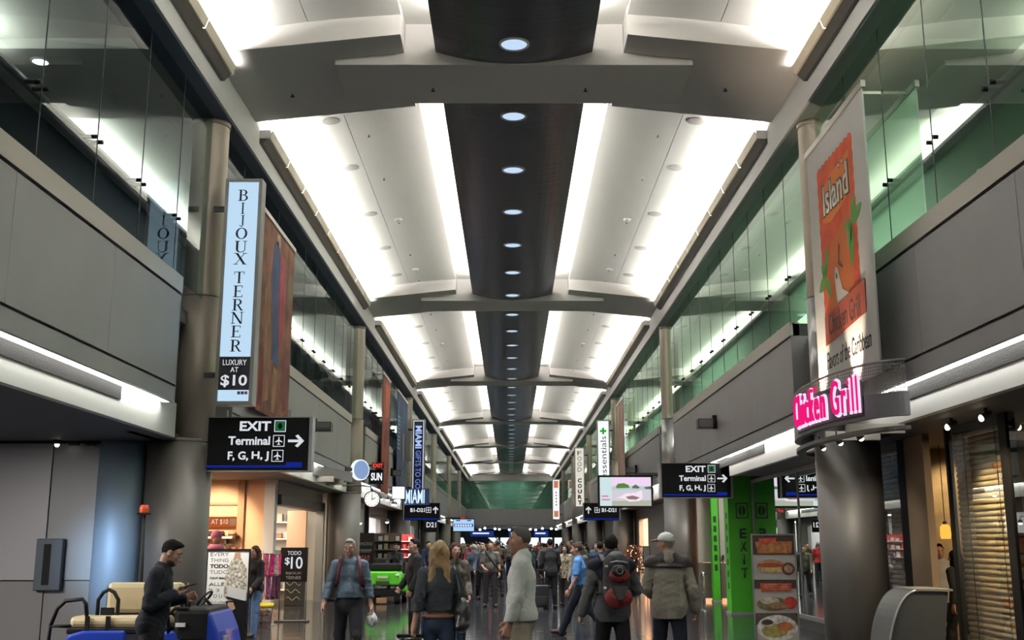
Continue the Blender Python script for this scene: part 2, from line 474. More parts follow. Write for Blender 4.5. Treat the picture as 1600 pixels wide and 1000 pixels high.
def panel_z(x): 
    tt = (4.62-x)/(4.62-1.75); return E0 + 7.66 + .36*tt + .05*math.sin(PI*tt)
sp = None; sk = None; dm = None
places = [(0, [12.4]), (1, [19.4, 22.0, 25.3, 28.4, 31.4]), (2, [36.4, 39.2, 42.6, 46.0, 48.8]), (3, [53.6, 57.0, 60.5, 64.5])]
cnt = 0
for s, side in sides:
    for bi, ys in places:
        for q, y in enumerate(ys):
            z = panel_z(3.45)
            if bi > 0:
                lab = 'round flush ceiling speaker grille, %s along the %s white panel of %s bay' % (ORD[q], side, ORD[bi])
                if sp is None:
                    sp = thing('ceiling_speaker', lab, 'speaker', (X(s, 3.45), y, z), 0, 'ceiling speakers')
                    MB().lathe([(.165, .02), (.165, -.012), (.15, -.016), (.0, -.016)], n=22).build('grille', mat('speaker_grille', (.50, .49, .46), .7), sp)
                    t = sp
                else: t = dup(sp, (X(s, 3.45), y, z), None, lab)
                t.rotation_euler = (0, s*math.radians(7.5), 0)
            # sprinkler heads near the panel joint
            if bi in (1, 2):
                lab = 'tiny ceiling sprinkler, %s along the %s white panel of %s bay' % (ORD[q], side, ORD[bi])
                z2 = panel_z(2.85)
                if sk is None:
                    sk = thing('sprinkler', lab, 'sprinkler', (X(s, 2.85), y+.9, z2), 0, 'sprinklers in the ceiling panels')
                    MB().cyl((0, 0, .02), (0, 0, -.010), .045, n=12).build('escutcheon', white, sk)
                    MB().cyl((0, 0, 0), (0, 0, -.045), .013, n=8).cyl((0, 0, -.045), (0, 0, -.052), .024, n=8).build('head', mat('sprinkler_grey', (.16, .16, .16), .4, .5), sk)
                else: dup(sk, (X(s, 2.85), y+.9, z2), None, lab)
    # smoke detectors / domes
    for bi, y in ((0, 13.9), (1, 26.0), (1, 31.0), (2, 43.0)):
        x = 2.85 if bi else 2.62
        lab = 'white dome detector on the %s ceiling panel, %s' % (side, {13.9: 'before the first beam', 26.0: 'midway along second bay', 31.0: 'near the second beam', 43.0: 'in the third bay'}[y])
        if dm is None:
            dm = thing('smoke_detector', lab, 'detector', (X(s, x), y, panel_z(x)), 0, 'dome detectors')
            MB().lathe([(.10, .02), (.10, -.02), (.07, -.035)], n=18).build('base', white, dm)
            MB().lathe([(.062, -.03), (.055, -.06), (.03, -.085), (0, -.09)], n=18).build('dome', mat('dome_grey', (.5, .5, .48), .3), dm)
        else: dup(dm, (X(s, x), y, panel_z(x)), None, lab)
    # sprinklers under the first beam
for bx, by, wh in ((-3.75, 17.3, 'left wing'), (-1.35, 17.05, 'left middle'), (1.2, 17.05, 'right middle'), (3.55, 17.1, 'right wing')):
    zz = E0 + (7.47 if abs(bx) < 2 else 7.38 + (4.62-abs(bx))*.31/2.87)
    t = thing('beam_sprinkler', 'dark sprinkler head under the first grey beam, %s' % wh, 'sprinkler', (XC+bx, by, zz), 0, 'sprinklers under the first beam')
    MB().cyl((0, 0, .03), (0, 0, -.035), .015, n=8).build('head', dark, t); MB().cyl((0, 0, -.035), (0, 0, -.042), .035, n=10).build('deflector', dark, t)
# ------------------------------------------------------------------ signs (each built facing -Y around its own base, then turned)
def fit(parent, body, cx, cz, w, h, y, m, name='lettering', extrude=.003, **kw):
    """lettering scaled to a given width and height, facing -Y"""
    me = text_mesh(body, 1.0, 0.0, **kw)
    xs = [v.co.x for v in me.vertices]; ys = [v.co.y for v in me.vertices]
    mx, Mx, my, My = min(xs), max(xs), min(ys), max(ys)
    sx = w/(Mx-mx) if w else h/(My-my); sz = h/(My-my) if h else w/(Mx-mx)
    for v in me.vertices: v.co = (cx + (v.co.x-(mx+Mx)/2)*sx, y, cz + (v.co.y-(my+My)/2)*sz)
    bm = bmesh.new(); bm.from_mesh(me)
    r = bmesh.ops.extrude_face_region(bm, geom=bm.faces[:])
    for v in r['geom']:
        if isinstance(v, bmesh.types.BMVert): v.co.y -= extrude
    bm.to_mesh(me); bm.free()
    me.materials.clear(); me.materials.append(m); me.name = name
    o = bpy.data.objects.new(name, me); C.objects.link(o)
    if parent is not None: o.parent = parent
    return o
def flat(mb, pts, y, t=.003): return mb.prism(pts, 1, y-t, y)
def rect(mb, x0, x1, z0, z1, y, t=.003): return mb.box(x0, x1, y-t, y, z0, z1)
def disc(mb, cx, cz, r, y, t=.003, n=20, rz=None): 
    return flat(mb, [(cx+r*math.cos(2*PI*i/n), cz+(rz or r)*math.sin(2*PI*i/n)) for i in range(n)], y, t)
def ring(mb, x0, x1, z0, z1, w, y, t=.003):
    rect(mb, x0, x1, z0, z0+w, y, t); rect(mb, x0, x1, z1-w, z1, y, t); rect(mb, x0, x0+w, z0+w, z1-w, y, t); rect(mb, x1-w, x1, z0+w, z1-w, y, t)
    return mb
sign_black = mat('sign_black', (.004, .004, .005), .6, 0, .15)
sign_white = emit('sign_white', (.80, .84, .88), .85)
sign_blue = emit('sign_blue', (.008, .025, .30), .8)
sign_green = emit('sign_green', (.02, .22, .07), .6)
frame_m = mat('sign_frame', (.34, .335, .33), .4, .4)

def plane_icon(mb, cx, cz, s, y):
    ring(mb, cx-s, cx+s, cz-s, cz+s, s*.12, y)
    k = s*.72
    p = [(0, 1), (.13, .75), (.13, .3), (.85, -.15), (.85, -.36), (.13, -.12), (.10, -.62), (.36, -.82), (.36, -.97), (0, -.86)]
    pts = [(cx+a*k, cz+b*k) for a, b in p] + [(cx-a*k, cz+b*k) for a, b in p[::-1]]
    return flat(mb, pts, y)
def arrow(mb, cx, cz, s, y, ang=0.0):
    p = [(-1, .16), (.35, .16), (-.12, .62), (.22, .80), (1, 0), (.22, -.80), (-.12, -.62), (.35, -.16), (-1, -.16)]
    c_, s_ = math.cos(ang), math.sin(ang)
    return flat(mb, [(cx+(a*c_-b*s_)*s, cz+(a*s_+b*c_)*s) for a, b in p], y)

def exit_sign(label, loc):
    t = thing('direction_sign', label, 'sign', loc, 0, 'black overhead exit signs')
    W, H, D = 1.66, .81, .22
    MB().box(-W/2, W/2, 0, D, 0, H).build('panel', sign_black, t)
    f = MB(); f.box(W/2, W/2+.05, -.012, D+.01, -.012, H+.012); f.box(-W/2-.05, -W/2, -.012, D+.01, -.012, H+.012); f.box(-W/2, W/2, -.012, D+.01, H, H+.012); f.box(-W/2, W/2, -.012, D+.01, -.012, 0)
    f.build('frame', frame_m, t)
    y = -.001; k = W/445
    X_ = lambda p: (p-70)*k - W/2
    Z_ = lambda p: H - (p-45)*k
    fit(t, 'EXIT', X_(292), Z_(80), 129*k, 40*k, y, sign_white, offset=.03)
    fit(t, 'Terminal', X_(269), Z_(140), 172*k, 36*k, y, sign_white, offset=.028)
    fit(t, 'F, G,', X_(226), Z_(204), 84*k, 40*k, y, sign_white, offset=.028); fit(t, 'H, J', X_(317), Z_(204), 70*k, 40*k, y, sign_white, offset=.028)
    m = MB(); ring(m, X_(370), X_(418), Z_(104), Z_(56), .012, y); plane_icon(m, X_(391), Z_(141), 24*k, y); plane_icon(m, X_(388), Z_(202), 24*k, y)
    m.build('pictogram', sign_white, t)
    arrow(MB(), X_(462), Z_(141), 33*k, y).build('arrow', sign_white, t)
    g = MB(); rect(g, X_(376), X_(412), Z_(99), Z_(61), y); g.build('exit_symbol', sign_green, t)
    g = MB(); disc(g, X_(394), Z_(80), 9*k, y-.003, rz=13*k); g.build('exit_symbol', sign_black, t)
    g = MB(); rect(g, X_(80), X_(490), Z_(250), Z_(241), y); rect(g, X_(425), X_(490), Z_(241), Z_(228), y); g.build('blue_strip', sign_blue, t)
    for x in (-W*.3, W*.3): MB().box(x-.03, x+.03, .08, .14, H, H+.13).build('hanger', frame_m, t)
    return t
exit_sign('black exit and terminal sign over the jewellery shop, below the tall light blue sign', (-3.93, 16.75, 2.76))
exit_sign('black exit and terminal sign in front of the green exit door, right side', (4.46, 26.4, 2.76))

def gate_sign(label, loc, flip=False):
    t = thing('gate_sign', label, 'sign', loc, 0, 'black gate direction signs')
    W, H, D = 1.62, .78, .2
    MB().box(-W/2, W/2, 0, D, 0, H).build('panel', sign_black, t)
    MB().box(W/2, W/2+.05, -.012, D, -.01, H+.01).build('side_frame', frame_m, t); MB().box(-W/2-.05, -W/2, -.012, D, -.01, H+.01).build('side_frame', frame_m, t)
    s = -1 if flip else 1
    fit(t, 'B1-D21', s*-.20 if not flip else .34, .46, .66, .18, -.001, sign_white, offset=.03)
    m = MB(); cx = s*.30 if not flip else -.20
    ring(m, cx-.12, cx+.12, .34, .58, .022, -.001); rect(m, cx-.012, cx+.012, .36, .56, -.001); rect(m, cx-.10, cx+.10, .448, .472, -.001)
    m.build('pictogram', sign_white, t)
    arrow(MB(), .62 if not flip else -.60, .46, .16, -.001, PI/2).build('arrow', sign_white, t)
    g = MB(); rect(g, -W/2+.03, W/2-.03, .03, .09, -.001); g.build('blue_strip', sign_blue, t)
    for x in (-W*.3, W*.3): MB().box(x-.03, x+.03, .08, .14, H, H+.16).build('hanger', frame_m, t)
gate_sign('black gate sign with white up arrow and blue strip under the navy vertical sign, left', (-4.05, 50.4, 2.74))
gate_sign('black gate sign with up arrow partly behind the large screen, right side', (4.15, 50.4, 2.74), True)
t = thing('gate_sign', 'small black D21 sign hanging behind the left gate sign', 'sign', (-4.15, 57.2, 2.28))
MB().box(-.36, .36, 0, .15, 0, .62).build('panel', sign_black, t); MB().box(-.05, .05, .05, .1, .62, 1.0).build('hanger', frame_m, t); MB().box(-1.0, .05, .05, .1, .92, 1.0).build('wall_arm', frame_m, t)
fit(t, 'D21', .05, .38, .5, .26, -.001, sign_white, offset=.02)

# serif capitals: outlines built of stems, bars and bowls on a 1 x 1.35 cell
def serif(ch, mb, cx, cz, w, h, y):
    P = lambda u, v: (cx+(u-.5)*w, cz+(v-.5)*h)
    T, N, SF = .19, .07, .055                     # thick, thin, serif thickness
    def q(u0, u1, v0, v1): flat(mb, [P(u0, v0), P(u1, v0), P(u1, v1), P(u0, v1)], y)
    def stem(u, t=T, v0=0, v1=1, sw=.13, ser=True):
        q(u-t/2, u+t/2, v0, v1)
        if ser:
            for v in (v0, v1-SF): q(u-t/2-sw, u+t/2+sw, v, v+SF)
    def diag(u0, v0, u1, v1, t): flat(mb, [P(u0-t/2, v0), P(u0+t/2, v0), P(u1+t/2, v1), P(u1-t/2, v1)], y)
    def bowl(u0, v0, u1, v1, tx, a0=-90, a1=90, n=12):
        cu, cv, ru, rv = u0, (v0+v1)/2, u1-u0, (v1-v0)/2
        o, i = [], []
        for k in range(n+1):
            a = math.radians(a0+(a1-a0)*k/n)
            o.append(P(cu+ru*math.cos(a), cv+rv*math.sin(a))); i.append(P(cu+(ru-tx)*math.cos(a), cv+(rv-N*.9)*math.sin(a)))
        for k in range(n): flat(mb, [o[k], o[k+1], i[k+1], i[k]], y)
    if ch == 'B': stem(.24); q(.24, .52, 0, SF); q(.24, .52, .945, 1); q(.24, .52, .50, .555); bowl(.5, .5, .86, 1, T); bowl(.5, 0, .93, .555, T)
    if ch == 'I': stem(.5)
    if ch == 'J': stem(.58, v0=.12, ser=False); q(.36, .8, .945, 1); bowl(.42, -.02, .67, .28, .1, -180, 0)
    if ch == 'O': bowl(.5, 0, .98, 1, T, -90, 90, 16); bowl(.5, 0, .02, 1, -T, -90, 90, 16)
    if ch == 'U':
        q(.10, .10+T, .28, 1); q(.80, .80+N, .28, 1); q(0, .42, .945, 1); q(.66, 1, .945, 1)
        bowl(.485, -.02, .87, .6, N, -90, 0); bowl(.485, -.02, .10, .6, -T, -90, 0)
    if ch == 'X':
        diag(.86, 0, .2, 1, T*1.15); diag(.12, 0, .84, 1, N)
        for u in (.14, .86):
            for v in (0, .945): q(u-.18, u+.18, v, v+SF)
    if ch == 'T': stem(.5, v1=.98, ser=False); q(.32, .68, 0, SF); q(.02, .98, .945, 1); q(.02, .07, .74, 1); q(.93, .98, .74, 1)
    if ch == 'E': stem(.24); q(.2, .86, 0, SF); q(.2, .84, .945, 1); q(.2, .66, .49, .545); q(.82, .88, 0, .22); q(.80, .86, .78, 1); q(.62, .67, .40, .63)
    if ch == 'R': stem(.22); q(.2, .5, .945, 1); q(.2, .5, .47, .525); bowl(.48, .47, .86, 1, T); diag(.88, 0, .50, .5, T); q(.78, 1.02, 0, SF)
    if ch == 'N': q(.12, .12+N, 0, 1); q(.82, .82+N, 0, 1); diag(.83, 0, .16, 1, T); q(0, .32, 0, SF); q(0, .2, .945, 1); q(.70, 1, .945, 1)

def blade(name, label, loc, W, H, D, face, border=None, frame=frame_m):
    t = thing(name, label, 'sign', loc, 0)
    f = MB(); b = .055
    f.box(-W/2, W/2, .015, D, 0, H); f.box(-W/2, -W/2+b, 0, .016, 0, H); f.box(W/2-b, W/2, 0, .016, 0, H); f.box(-W/2+b, W/2-b, 0, .016, 0, b); f.box(-W/2+b, W/2-b, 0, .016, H-b, H)
    f.build('frame', frame, t)
    if border is not None:
        r = MB(); ring(r, -W/2+b, W/2-b, b, H-b, .035, .011); r.build('lit_border', border, t)
    MB().box(-W/2+b+(.035 if border else 0), W/2-b-(.035 if border else 0), .006, .014, b+(.035 if border else 0), H-b-(.035 if border else 0)).build('face', face, t)
    for z in (H*.12, H*.86): MB().box(-W/2-.2 if loc[0] < 0 else W/2, -W/2 if loc[0] < 0 else W/2+.2, D*.4, D*.6, z, z+.08).build('bracket', dark, t)
    return t
ink = mat('sign_ink', (.010, .012, .022), .5)
t = blade('blade_sign', 'tall light blue lit sign with black serif letters down it, on left steel column', (-4.20, 16.35, 3.72), .58, 3.58, .26, emit('blue_white_face', (.53, .74, .93), .98))
m = MB(); k = 3.47/815; zt = 3.525
for i, (ch, p) in enumerate(zip('BIJOUXTERNER', (116, 166, 214, 262, 312, 358, 428, 480, 530, 578, 628, 680))):
    if i == 6: m.build('lettering', ink, t); m = MB()
    serif(ch, m, .0, zt-(p-65)*k, {'I': .12, 'J': .12, 'N': .19, 'U': .19, 'O': .19, 'X': .19}.get(ch, .165), 43*k, .005)
m.build('lettering', ink, t)
r = MB(); rect(r, -.235, .235, zt-(840-65)*k, zt-(720-65)*k, .005); r.build('black_field', ink, t)
fit(t, 'LUXURY', 0, zt-(741-65)*k, .36, .085, .001, sign_white); fit(t, 'AT', 0, zt-(767-65)*k, .12, .075, .001, sign_white); fit(t, '$10', 0, zt-(808-65)*k, .40, .19, .001, sign_white, offset=.02)
for i, cc in enumerate(('5a6470', '3c4a66', 'b02038')):
    q = MB(); rect(q, .06+i*.055, .105+i*.055, zt-(856-65)*k, zt-(845-65)*k, .004); q.build('colour_chip', mat('chip_'+cc, cc, .5), t)

t = blade('blade_sign', 'tall navy sign reading downwards in pale blue letters, on third left column', (-4.28, 50.6, 3.75), .60, 3.62, .26, mat('navy_face', (.008, .012, .05), .35), emit('pale_border', (.75, .82, .95), .9))
pale = emit('pale_blue_letters', (.45, .60, 1.0), .9)
fit(t, 'MIAMI', 0, 2.80, 1.05, .30, .003, pale, offset=.03); fit(t, 'GIFTS TO GO', 0, 1.30, 1.75, .25, .003, emit('mid_blue_letters', (.16, .26, .75), .8), offset=.01)
for o in t.children:
    if o.name.startswith('lettering'):
        zc = 2.80 if o.data.vertices[0].co.z > 2.3 else 1.30
        o.data.transform(Matrix.Translation((0, 0, zc)) @ Matrix.Rotation(PI/2, 4, 'Y') @ Matrix.Translation((0, 0, -zc)))
q = MB(); disc(q, 0, .36, .07, .003); disc(q, -.07, .22, .05, .003); disc(q, .08, .22, .06, .003); q.build('emblem', mat('sun_emblem', (.55, .40, .15), .5), t)
t = blade('blade_sign', 'white lit sign with green cross and grey letters reading upwards, right side', (4.30, 50.6, 3.6), .60, 3.75, .26, emit('white_face', (.93, .97, .98), 1.05))
o = fit(t, 'essentials', 0, 2.02, 1.95, .27, .003, mat('grey_ink', (.10, .11, .12), .5))
o.data.transform(Matrix.Translation((0, 0, 2.02)) @ Matrix.Rotation(-PI/2, 4, 'Y') @ Matrix.Translation((0, 0, -2.02)))
q = MB(); rect(q, -.15, .15, 3.18, 3.28, .004); rect(q, -.05, .05, 3.08, 3.38, .004); q.build('green_cross', emit('cross_green', (.02, .45, .03), .9), t)
t = blade('blade_sign', 'cream sign of brown capitals stacked downwards, behind the green cross sign', (4.25, 67.6, 3.9), .62, 3.65, .26, emit('cream_face', (.88, .84, .72), .85))
brown = mat('brown_ink', (.06, .025, .01), .5)
for i, ch in enumerate('FOOD COURT'):
    if ch != ' ': fit(t, ch, 0, 3.30-i*.335, .25, .25, .003, brown, offset=(.0 if i < 4 else .05))
t = blade('blade_sign', 'far white sign with an orange patch at top and bottom, farthest on the right', (4.2, 101.8, 3.9), .70, 3.7, .26, emit('white_face2', (.93, .95, .95), 1.0))
q = MB(); rect(q, -.2, .2, 2.9, 3.55, .004); rect(q, -.2, .2, .25, .8, .004); q.build('orange_patch', emit('orange_patch', (.75, .25, .12), .8), t)
q = MB()
for i in range(5): rect(q, -.04, .06, 1.3+i*.28, 1.42+i*.28, .004)
q.build('lettering', brown, t)

# hanging cloth banners on the side walls
def bar_top(t, W, H):
    MB().box(-W/2-.05, W/2+.05, -.03, .03, H, H+.09).build('top_rail', cap_m, t)
    for x in (-W*.4, W*.4): MB().box(x-.02, x+.02, .0, .33, H+.02, H+.06).build('standoff', cap_m, t)
t = thing('cloth_banner', 'reddish brown painted cloth banner with blue and pink figure, beside the light blue sign', 'banner', (-4.62, 21.0, 4.05), PI/2)
bn = mat('painted_cloth', (.20, .085, .05), .85, noise=(1.8, .7, (1.1, 1, .8)))
MB().box(-1.45, 1.45, -.01, .01, 0, 3.7).build('cloth', bn, t); bar_top(t, 2.9, 3.7)
def blob(mb, pts, y): return flat(mb, pts, y, .002)
for pts, col in ((((-.5, 3.35), (-.15, 3.5), (.1, 3.1), (.05, 2.2), (.3, 1.35), (.2, 1.0), (-.35, 1.1), (-.4, 2.0), (-.62, 2.6)), (.045, .075, .17)),
                 (((.1, 3.35), (.5, 3.3), (.75, 2.3), (.5, 1.5), (.25, 1.2), (.1, 2.1)), (.36, .07, .10)),
                 (((-1.1, 2.3), (-.75, 2.7), (-.5, 1.7), (-.45, .3), (-.9, .2), (-1.0, 1.2)), (.26, .14, .07)),
                 (((-.1, 1.0), (.2, .95), (.1, .1), (-.2, .1)), (.34, .20, .11)), (((.75, 1.3), (1.1, 1.6), (1.2, .3), (.8, .2)), (.17, .04, .035)),
                 (((.85, 3.0), (1.15, 3.15), (1.25, 2.5), (.95, 2.3)), (.15, .12, .06)), (((-1.2, 1.4), (-1.35, .1), (-1.0, .1), (-.95, .9)), (.20, .03, .03)),
                 (((-.25, 3.62), (.0, 3.66), (.08, 3.45), (-.1, 3.35), (-.28, 3.45)), (.42, .30, .20))):
    q = MB(); blob(q, pts, -.0105); q.build('painted_shape', mat('paint_%d_%d_%d' % tuple(int(c*1000) for c in col), col, .85, noise=(4, .5, (1, 1, .5))), t)
for lab, yy, ww, hh, col in (('rust red cloth banner, next beyond the second left column', 40.2, 2.4, 4.2, (.23, .06, .035)), ('blue cloth banner hanging left of the navy vertical sign', 46.3, 4.2, 4.3, (.03, .06, .13))):
    t = thing('cloth_banner', lab, 'banner', (-4.62, yy, 3.5), PI/2)
    MB().box(-ww/2, ww/2, -.01, .01, 0, hh).build('cloth', mat('cloth_%d' % int(yy), col, .85, noise=(1.2, .6, (1, 1, .6))), t); bar_top(t, ww, hh)
    q = MB()
    if col[2] > .1:
        for i in range(9): rect(q, -1.9, -1.0, 2.0+i*.16, 2.08+i*.16, -.0105)
        q.build('painted_shape', mat('paint_pale', (.22, .32, .42), .8), t)
        q = MB(); blob(q, ((.3, 2.9), (.8, 2.8), (.9, 2.0), (.6, 1.5), (.3, 2.1)), -.0105); q.build('painted_shape', mat('paint_gold', (.35, .24, .10), .8), t)
    else:
        blob(q, ((-.5, 4.0), (.9, 4.0), (.8, 2.9), (-.2, 2.7)), -.0105); q.build('painted_shape', mat('paint_red', (.42, .10, .06), .8), t)
t = thing('cloth_banner', 'pale pink cloth banner hanging right of the green cross sign', 'banner', (4.68, 46.3, 3.7), -PI/2)
MB().box(-1.4, 1.4, -.01, .01, 0, 3.9).build('cloth', mat('cloth_pink', (.50, .33, .27), .85, noise=(1, .4, (1, 1, .4))), t); bar_top(t, 2.8, 3.9)

# the restaurant banner: white cloth, orange poster, leaves, bird
t = thing('cloth_banner', 'white restaurant banner with orange poster, green leaves and hand drawn lettering', 'banner', (4.56, 14.55, 3.72), -PI/2)
W, H = 2.66, 3.74
MB().box(-W/2, W/2, -.012, .012, 0, H).build('cloth', mat('banner_white', (.80, .80, .79), .75), t); bar_top(t, W, H)
orange = mat('poster_orange', (.58, .085, .03), .8, noise=(2.5, .25, (1, 1, 1)))
q = MB(); z0, z1, x0, x1 = 1.05, 3.33, -.82, .80
pts = [(x0, z0), (x1, z0)] + [(x1 + (.025 if i % 2 else 0), z0+(z1-z0)*i/22) for i in range(1, 22)] + [(x1, z1)] + [(x1-(x1-x0)*i/18, z1+(.035 if i % 2 else 0)) for i in range(1, 18)] + [(x0, z1)] + [(x0 - (.025 if i % 2 else 0), z1-(z1-z0)*i/22) for i in range(1, 22)]
flat(q, pts, -.0125); q.build('poster', orange, t)
q = MB(); flat(q, [(-.66, 2.5), (-.62, 2.98), (-.2, 3.10), (.3, 3.12), (.66, 3.16), (.70, 2.62), (.3, 2.50), (-.3, 2.42)], -.0155); q.build('poster_glow', mat('poster_light', (.66, .20, .045), .8), t)
fit(t, 'Island', 0, 2.80, 1.26, .50, -.0185, mat('dark_outline', (.045, .028, .02), .7), offset=.055)
fit(t, 'Island', 0, 2.80, 1.16, .44, -.0220, mat('chalk_white', (.66, .64, .58), .7), offset=.012)
q = MB(); disc(q, .24, 3.075, .045, -.0185); disc(q, .40, 3.085, .045, -.0185); q.build('dots', MATS['dark_outline'], t)
q = MB(); disc(q, .24, 3.075, .028, -.022); disc(q, .40, 3.085, .028, -.022); q.build('dots', MATS['chalk_white'], t)
leaf = mat('leaf_green', (.07, .24, .03), .7)
def leafp(mb, cx, cz, L, w, a, y=-.0165):
    pts = []
    for i in range(9):
        u = i/8; pts.append((u*L, w*math.sin(PI*u)**.8 if 0 < u < 1 else 0))
    pts += [(p, -q_) for p, q_ in pts[-2:0:-1]]
    c_, s_ = math.cos(a), math.sin(a)
    flat(mb, [(cx+p*c_-q_*s_, cz+p*s_+q_*c_) for p, q_ in pts], y)
q = MB()
for a, L in ((20, .46), (70, .42), (-100, .60), (175, .30), (-130, .34)): leafp(q, .62, 2.12, L, .085, math.radians(a))
q.build('leaves', leaf, t)
q = MB()
for a, L in ((200, .40), (75, .46), (-60, .40), (130, .3)): leafp(q, -.66, 1.70, L, .085, math.radians(a))
q.build('leaves', leaf, t)
q = MB(); flat(q, [(-.40, 2.1), (.5, 2.35), (.55, 1.3), (-.30, 1.06), (-.62, 1.3)], -.0150); q.build('poster_glow', mat('poster_mid', (.50, .13, .03), .8), t)
q = MB(); flat(q, [(-.16, 1.02), (-.22, 1.35), (-.26, 1.62), (-.20, 1.74), (-.10, 1.70), (-.03, 1.55), (.06, 1.36), (.34, 1.24), (.48, 1.06), (.20, .98)], -.0185); q.build('bird', MATS['chalk_white'], t)
q = MB(); disc(q, -.165, 1.60, .028, -.022, rz=.045); flat(q, [(.02, 2.0), (.045, 1.98), (-.02, 1.76), (.15, 1.66), (.13, 1.64), (-.05, 1.74)], -.022); q.build('bird_eye', MATS['dark_outline'], t)
q = MB(); flat(q, [(-.84, .72), (.98, .84), (1.0, 1.28), (-.82, 1.14)], -.0225, .004); q.build('name_band', mat('band_rust', (.36, .065, .035), .8), t)
o = fit(t, 'Chicken Grill', .06, .99, 1.42, .30, -.0270, MATS['dark_outline'], offset=.0)
o = fit(t, 'Flavors of the Caribbean', .10, .50, 1.95, .24, -.0135, mat('scribble_ink', (.02, .018, .015), .7), shear=.15)

# curved restaurant canopy sign
t = thing('canopy_sign', 'curved dark canopy sign with glowing pink letters in front of right steel column', 'sign', (4.80, 15.1, 3.0))
def arc(u, off=0.0, z=0.0):          # u in 0..1 from the near end round to the far end
    a = PI*u; return Vector(((-.66-off)*math.sin(a), -(2.15+off)*math.cos(a), z))
canopy_m = mat('canopy_grey', (.14, .14, .155), .45, .3)
n = 36; b = MB(); ii = []
for (z0, z1, off0, off1, nm, mt) in ((.17, .46, 0, -.10, 'band', canopy_m), (.0, .05, -.02, -.16, 'lower_ring', mat('ring_dark', (.06, .055, .05), .5))):
    b = MB(); vs = []; fs = []
    for i in range(n+1):
        u = .01+.98*i/n
        for o_, z in ((off0, z0), (off0, z1), (off1, z1), (off1, z0)): vs.append(arc(u, o_, z))
    for i in range(n):
        for k in range(4): fs.append((4*i+k, 4*i+(k+1) % 4, 4*i+4+(k+1) % 4, 4*i+4+k))
    fs += [(0, 1, 2, 3), (4*n+3, 4*n+2, 4*n+1, 4*n)]
    b.add(vs, fs, False); b.build(nm, mt, t)
b = MB()
for i in range(74):
    u = .02+.60*i/73; b.cyl(arc(u, -.03, .46), arc(u, -.03, .84), .005, n=4, cap=False)
for j in range(10): b.tube([arc(.02+.60*i/40, -.03, .47+.041*j) for i in range(41)], .005, 4)
b.tube([arc(.01+.98*i/40, -.03, .85) for i in range(41)], .016, 6)
b.build('mesh_guard', mat('guard_wire', (.30, .29, .27), .4, .8), t)
vs = []; fs = []
b = MB()
for i in range(n+1):
    u = .22+.37*i/n
    for o_, z in ((.02, .22), (.02, .66), (-.0, .66), (-.0, .22)): vs.append(arc(u, o_, z))
for i in range(n):
    for k in range(4): fs.append((4*i+k, 4*i+(k+1) % 4, 4*i+4+(k+1) % 4, 4*i+4+k))
b.add(vs, fs).build('letter_board', mat('board_dark', (.045, .045, .05), .5), t)
def bent(body, u0, u1, z, h, off, m, name, offset):
    me = text_mesh(body, 1.0, 0.0, offset, spacing=1.22)
    xs = [v.co.x for v in me.vertices]; ys = [v.co.y for v in me.vertices]; a0, a1, b0, b1 = min(xs), max(xs), min(ys), max(ys)
    bm = bmesh.new(); bm.from_mesh(me)
    r = bmesh.ops.extrude_face_region(bm, geom=bm.faces[:]); top = {v for v in r['geom'] if isinstance(v, bmesh.types.BMVert)}
    for v in bm.verts:
        f_ = (v.co.x-a0)/(a1-a0); p = arc(u1+(u0-u1)*f_, off+(.03 if v in top else 0), z+(v.co.y-b0)/(b1-b0)*h); v.co = p
    bm.to_mesh(me); bm.free(); me.materials.clear(); me.materials.append(m); me.name = name
    o = bpy.data.objects.new(name, me); C.objects.link(o); o.parent = t
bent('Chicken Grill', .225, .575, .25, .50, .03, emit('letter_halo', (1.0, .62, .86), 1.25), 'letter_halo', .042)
bent('Chicken Grill', .231, .569, .28, .44, .065, emit('letter_pink', (.78, .01, .17), 1.1), 'lettering', .0)
q = MB(); q.ball(arc(.418, .07, .70), .028).ball(arc(.440, .07, .70), .028); q.build('dots', MATS['letter_pink'], t)
for yy, L in ((-1.15, .62), (-.2, .75)):
    MB().box(-.5, .25, yy-.03, yy+.03, .05, .17).build('bracket', cap_m, t)
for u in (.30, .42, .55):
    p = arc(u, -.22, .07); q = MB(); q.cyl(p, p+Vector((.05, 0, -.09)), .035, .05); q.cyl(p, p+Vector((0, 0, .08)), .012); q.build('spot', dark, t)
    MB().ball(p+Vector((.05, 0, -.085)), .036).build('spot_lamp', emit('spot_warm', (1, .9, .7), 4), t)
# restaurant spots that light the banner from below
for dy in (-1.0, .6):
    la = bpy.data.lights.new('canopy_spot', 'SPOT'); la.energy = 170; la.color = (1, .80, .58); la.spot_size = 1.0; la.spot_blend = .8; la.shadow_soft_size = .05
    o = bpy.data.objects.new('canopy_spot', la); C.objects.link(o); o.location = (4.33, 15.1+dy, 3.5); o.rotation_euler = Euler((0, math.radians(180+14), 0))
    q = MB().cyl((4.33, 15.1+dy, 3.46), (4.33, 15.1+dy, 3.485), .03); q.v = [(v[0]-4.8, v[1]-15.1, v[2]-3.0) for v in q.v]; q.build('uplight', dark, t)

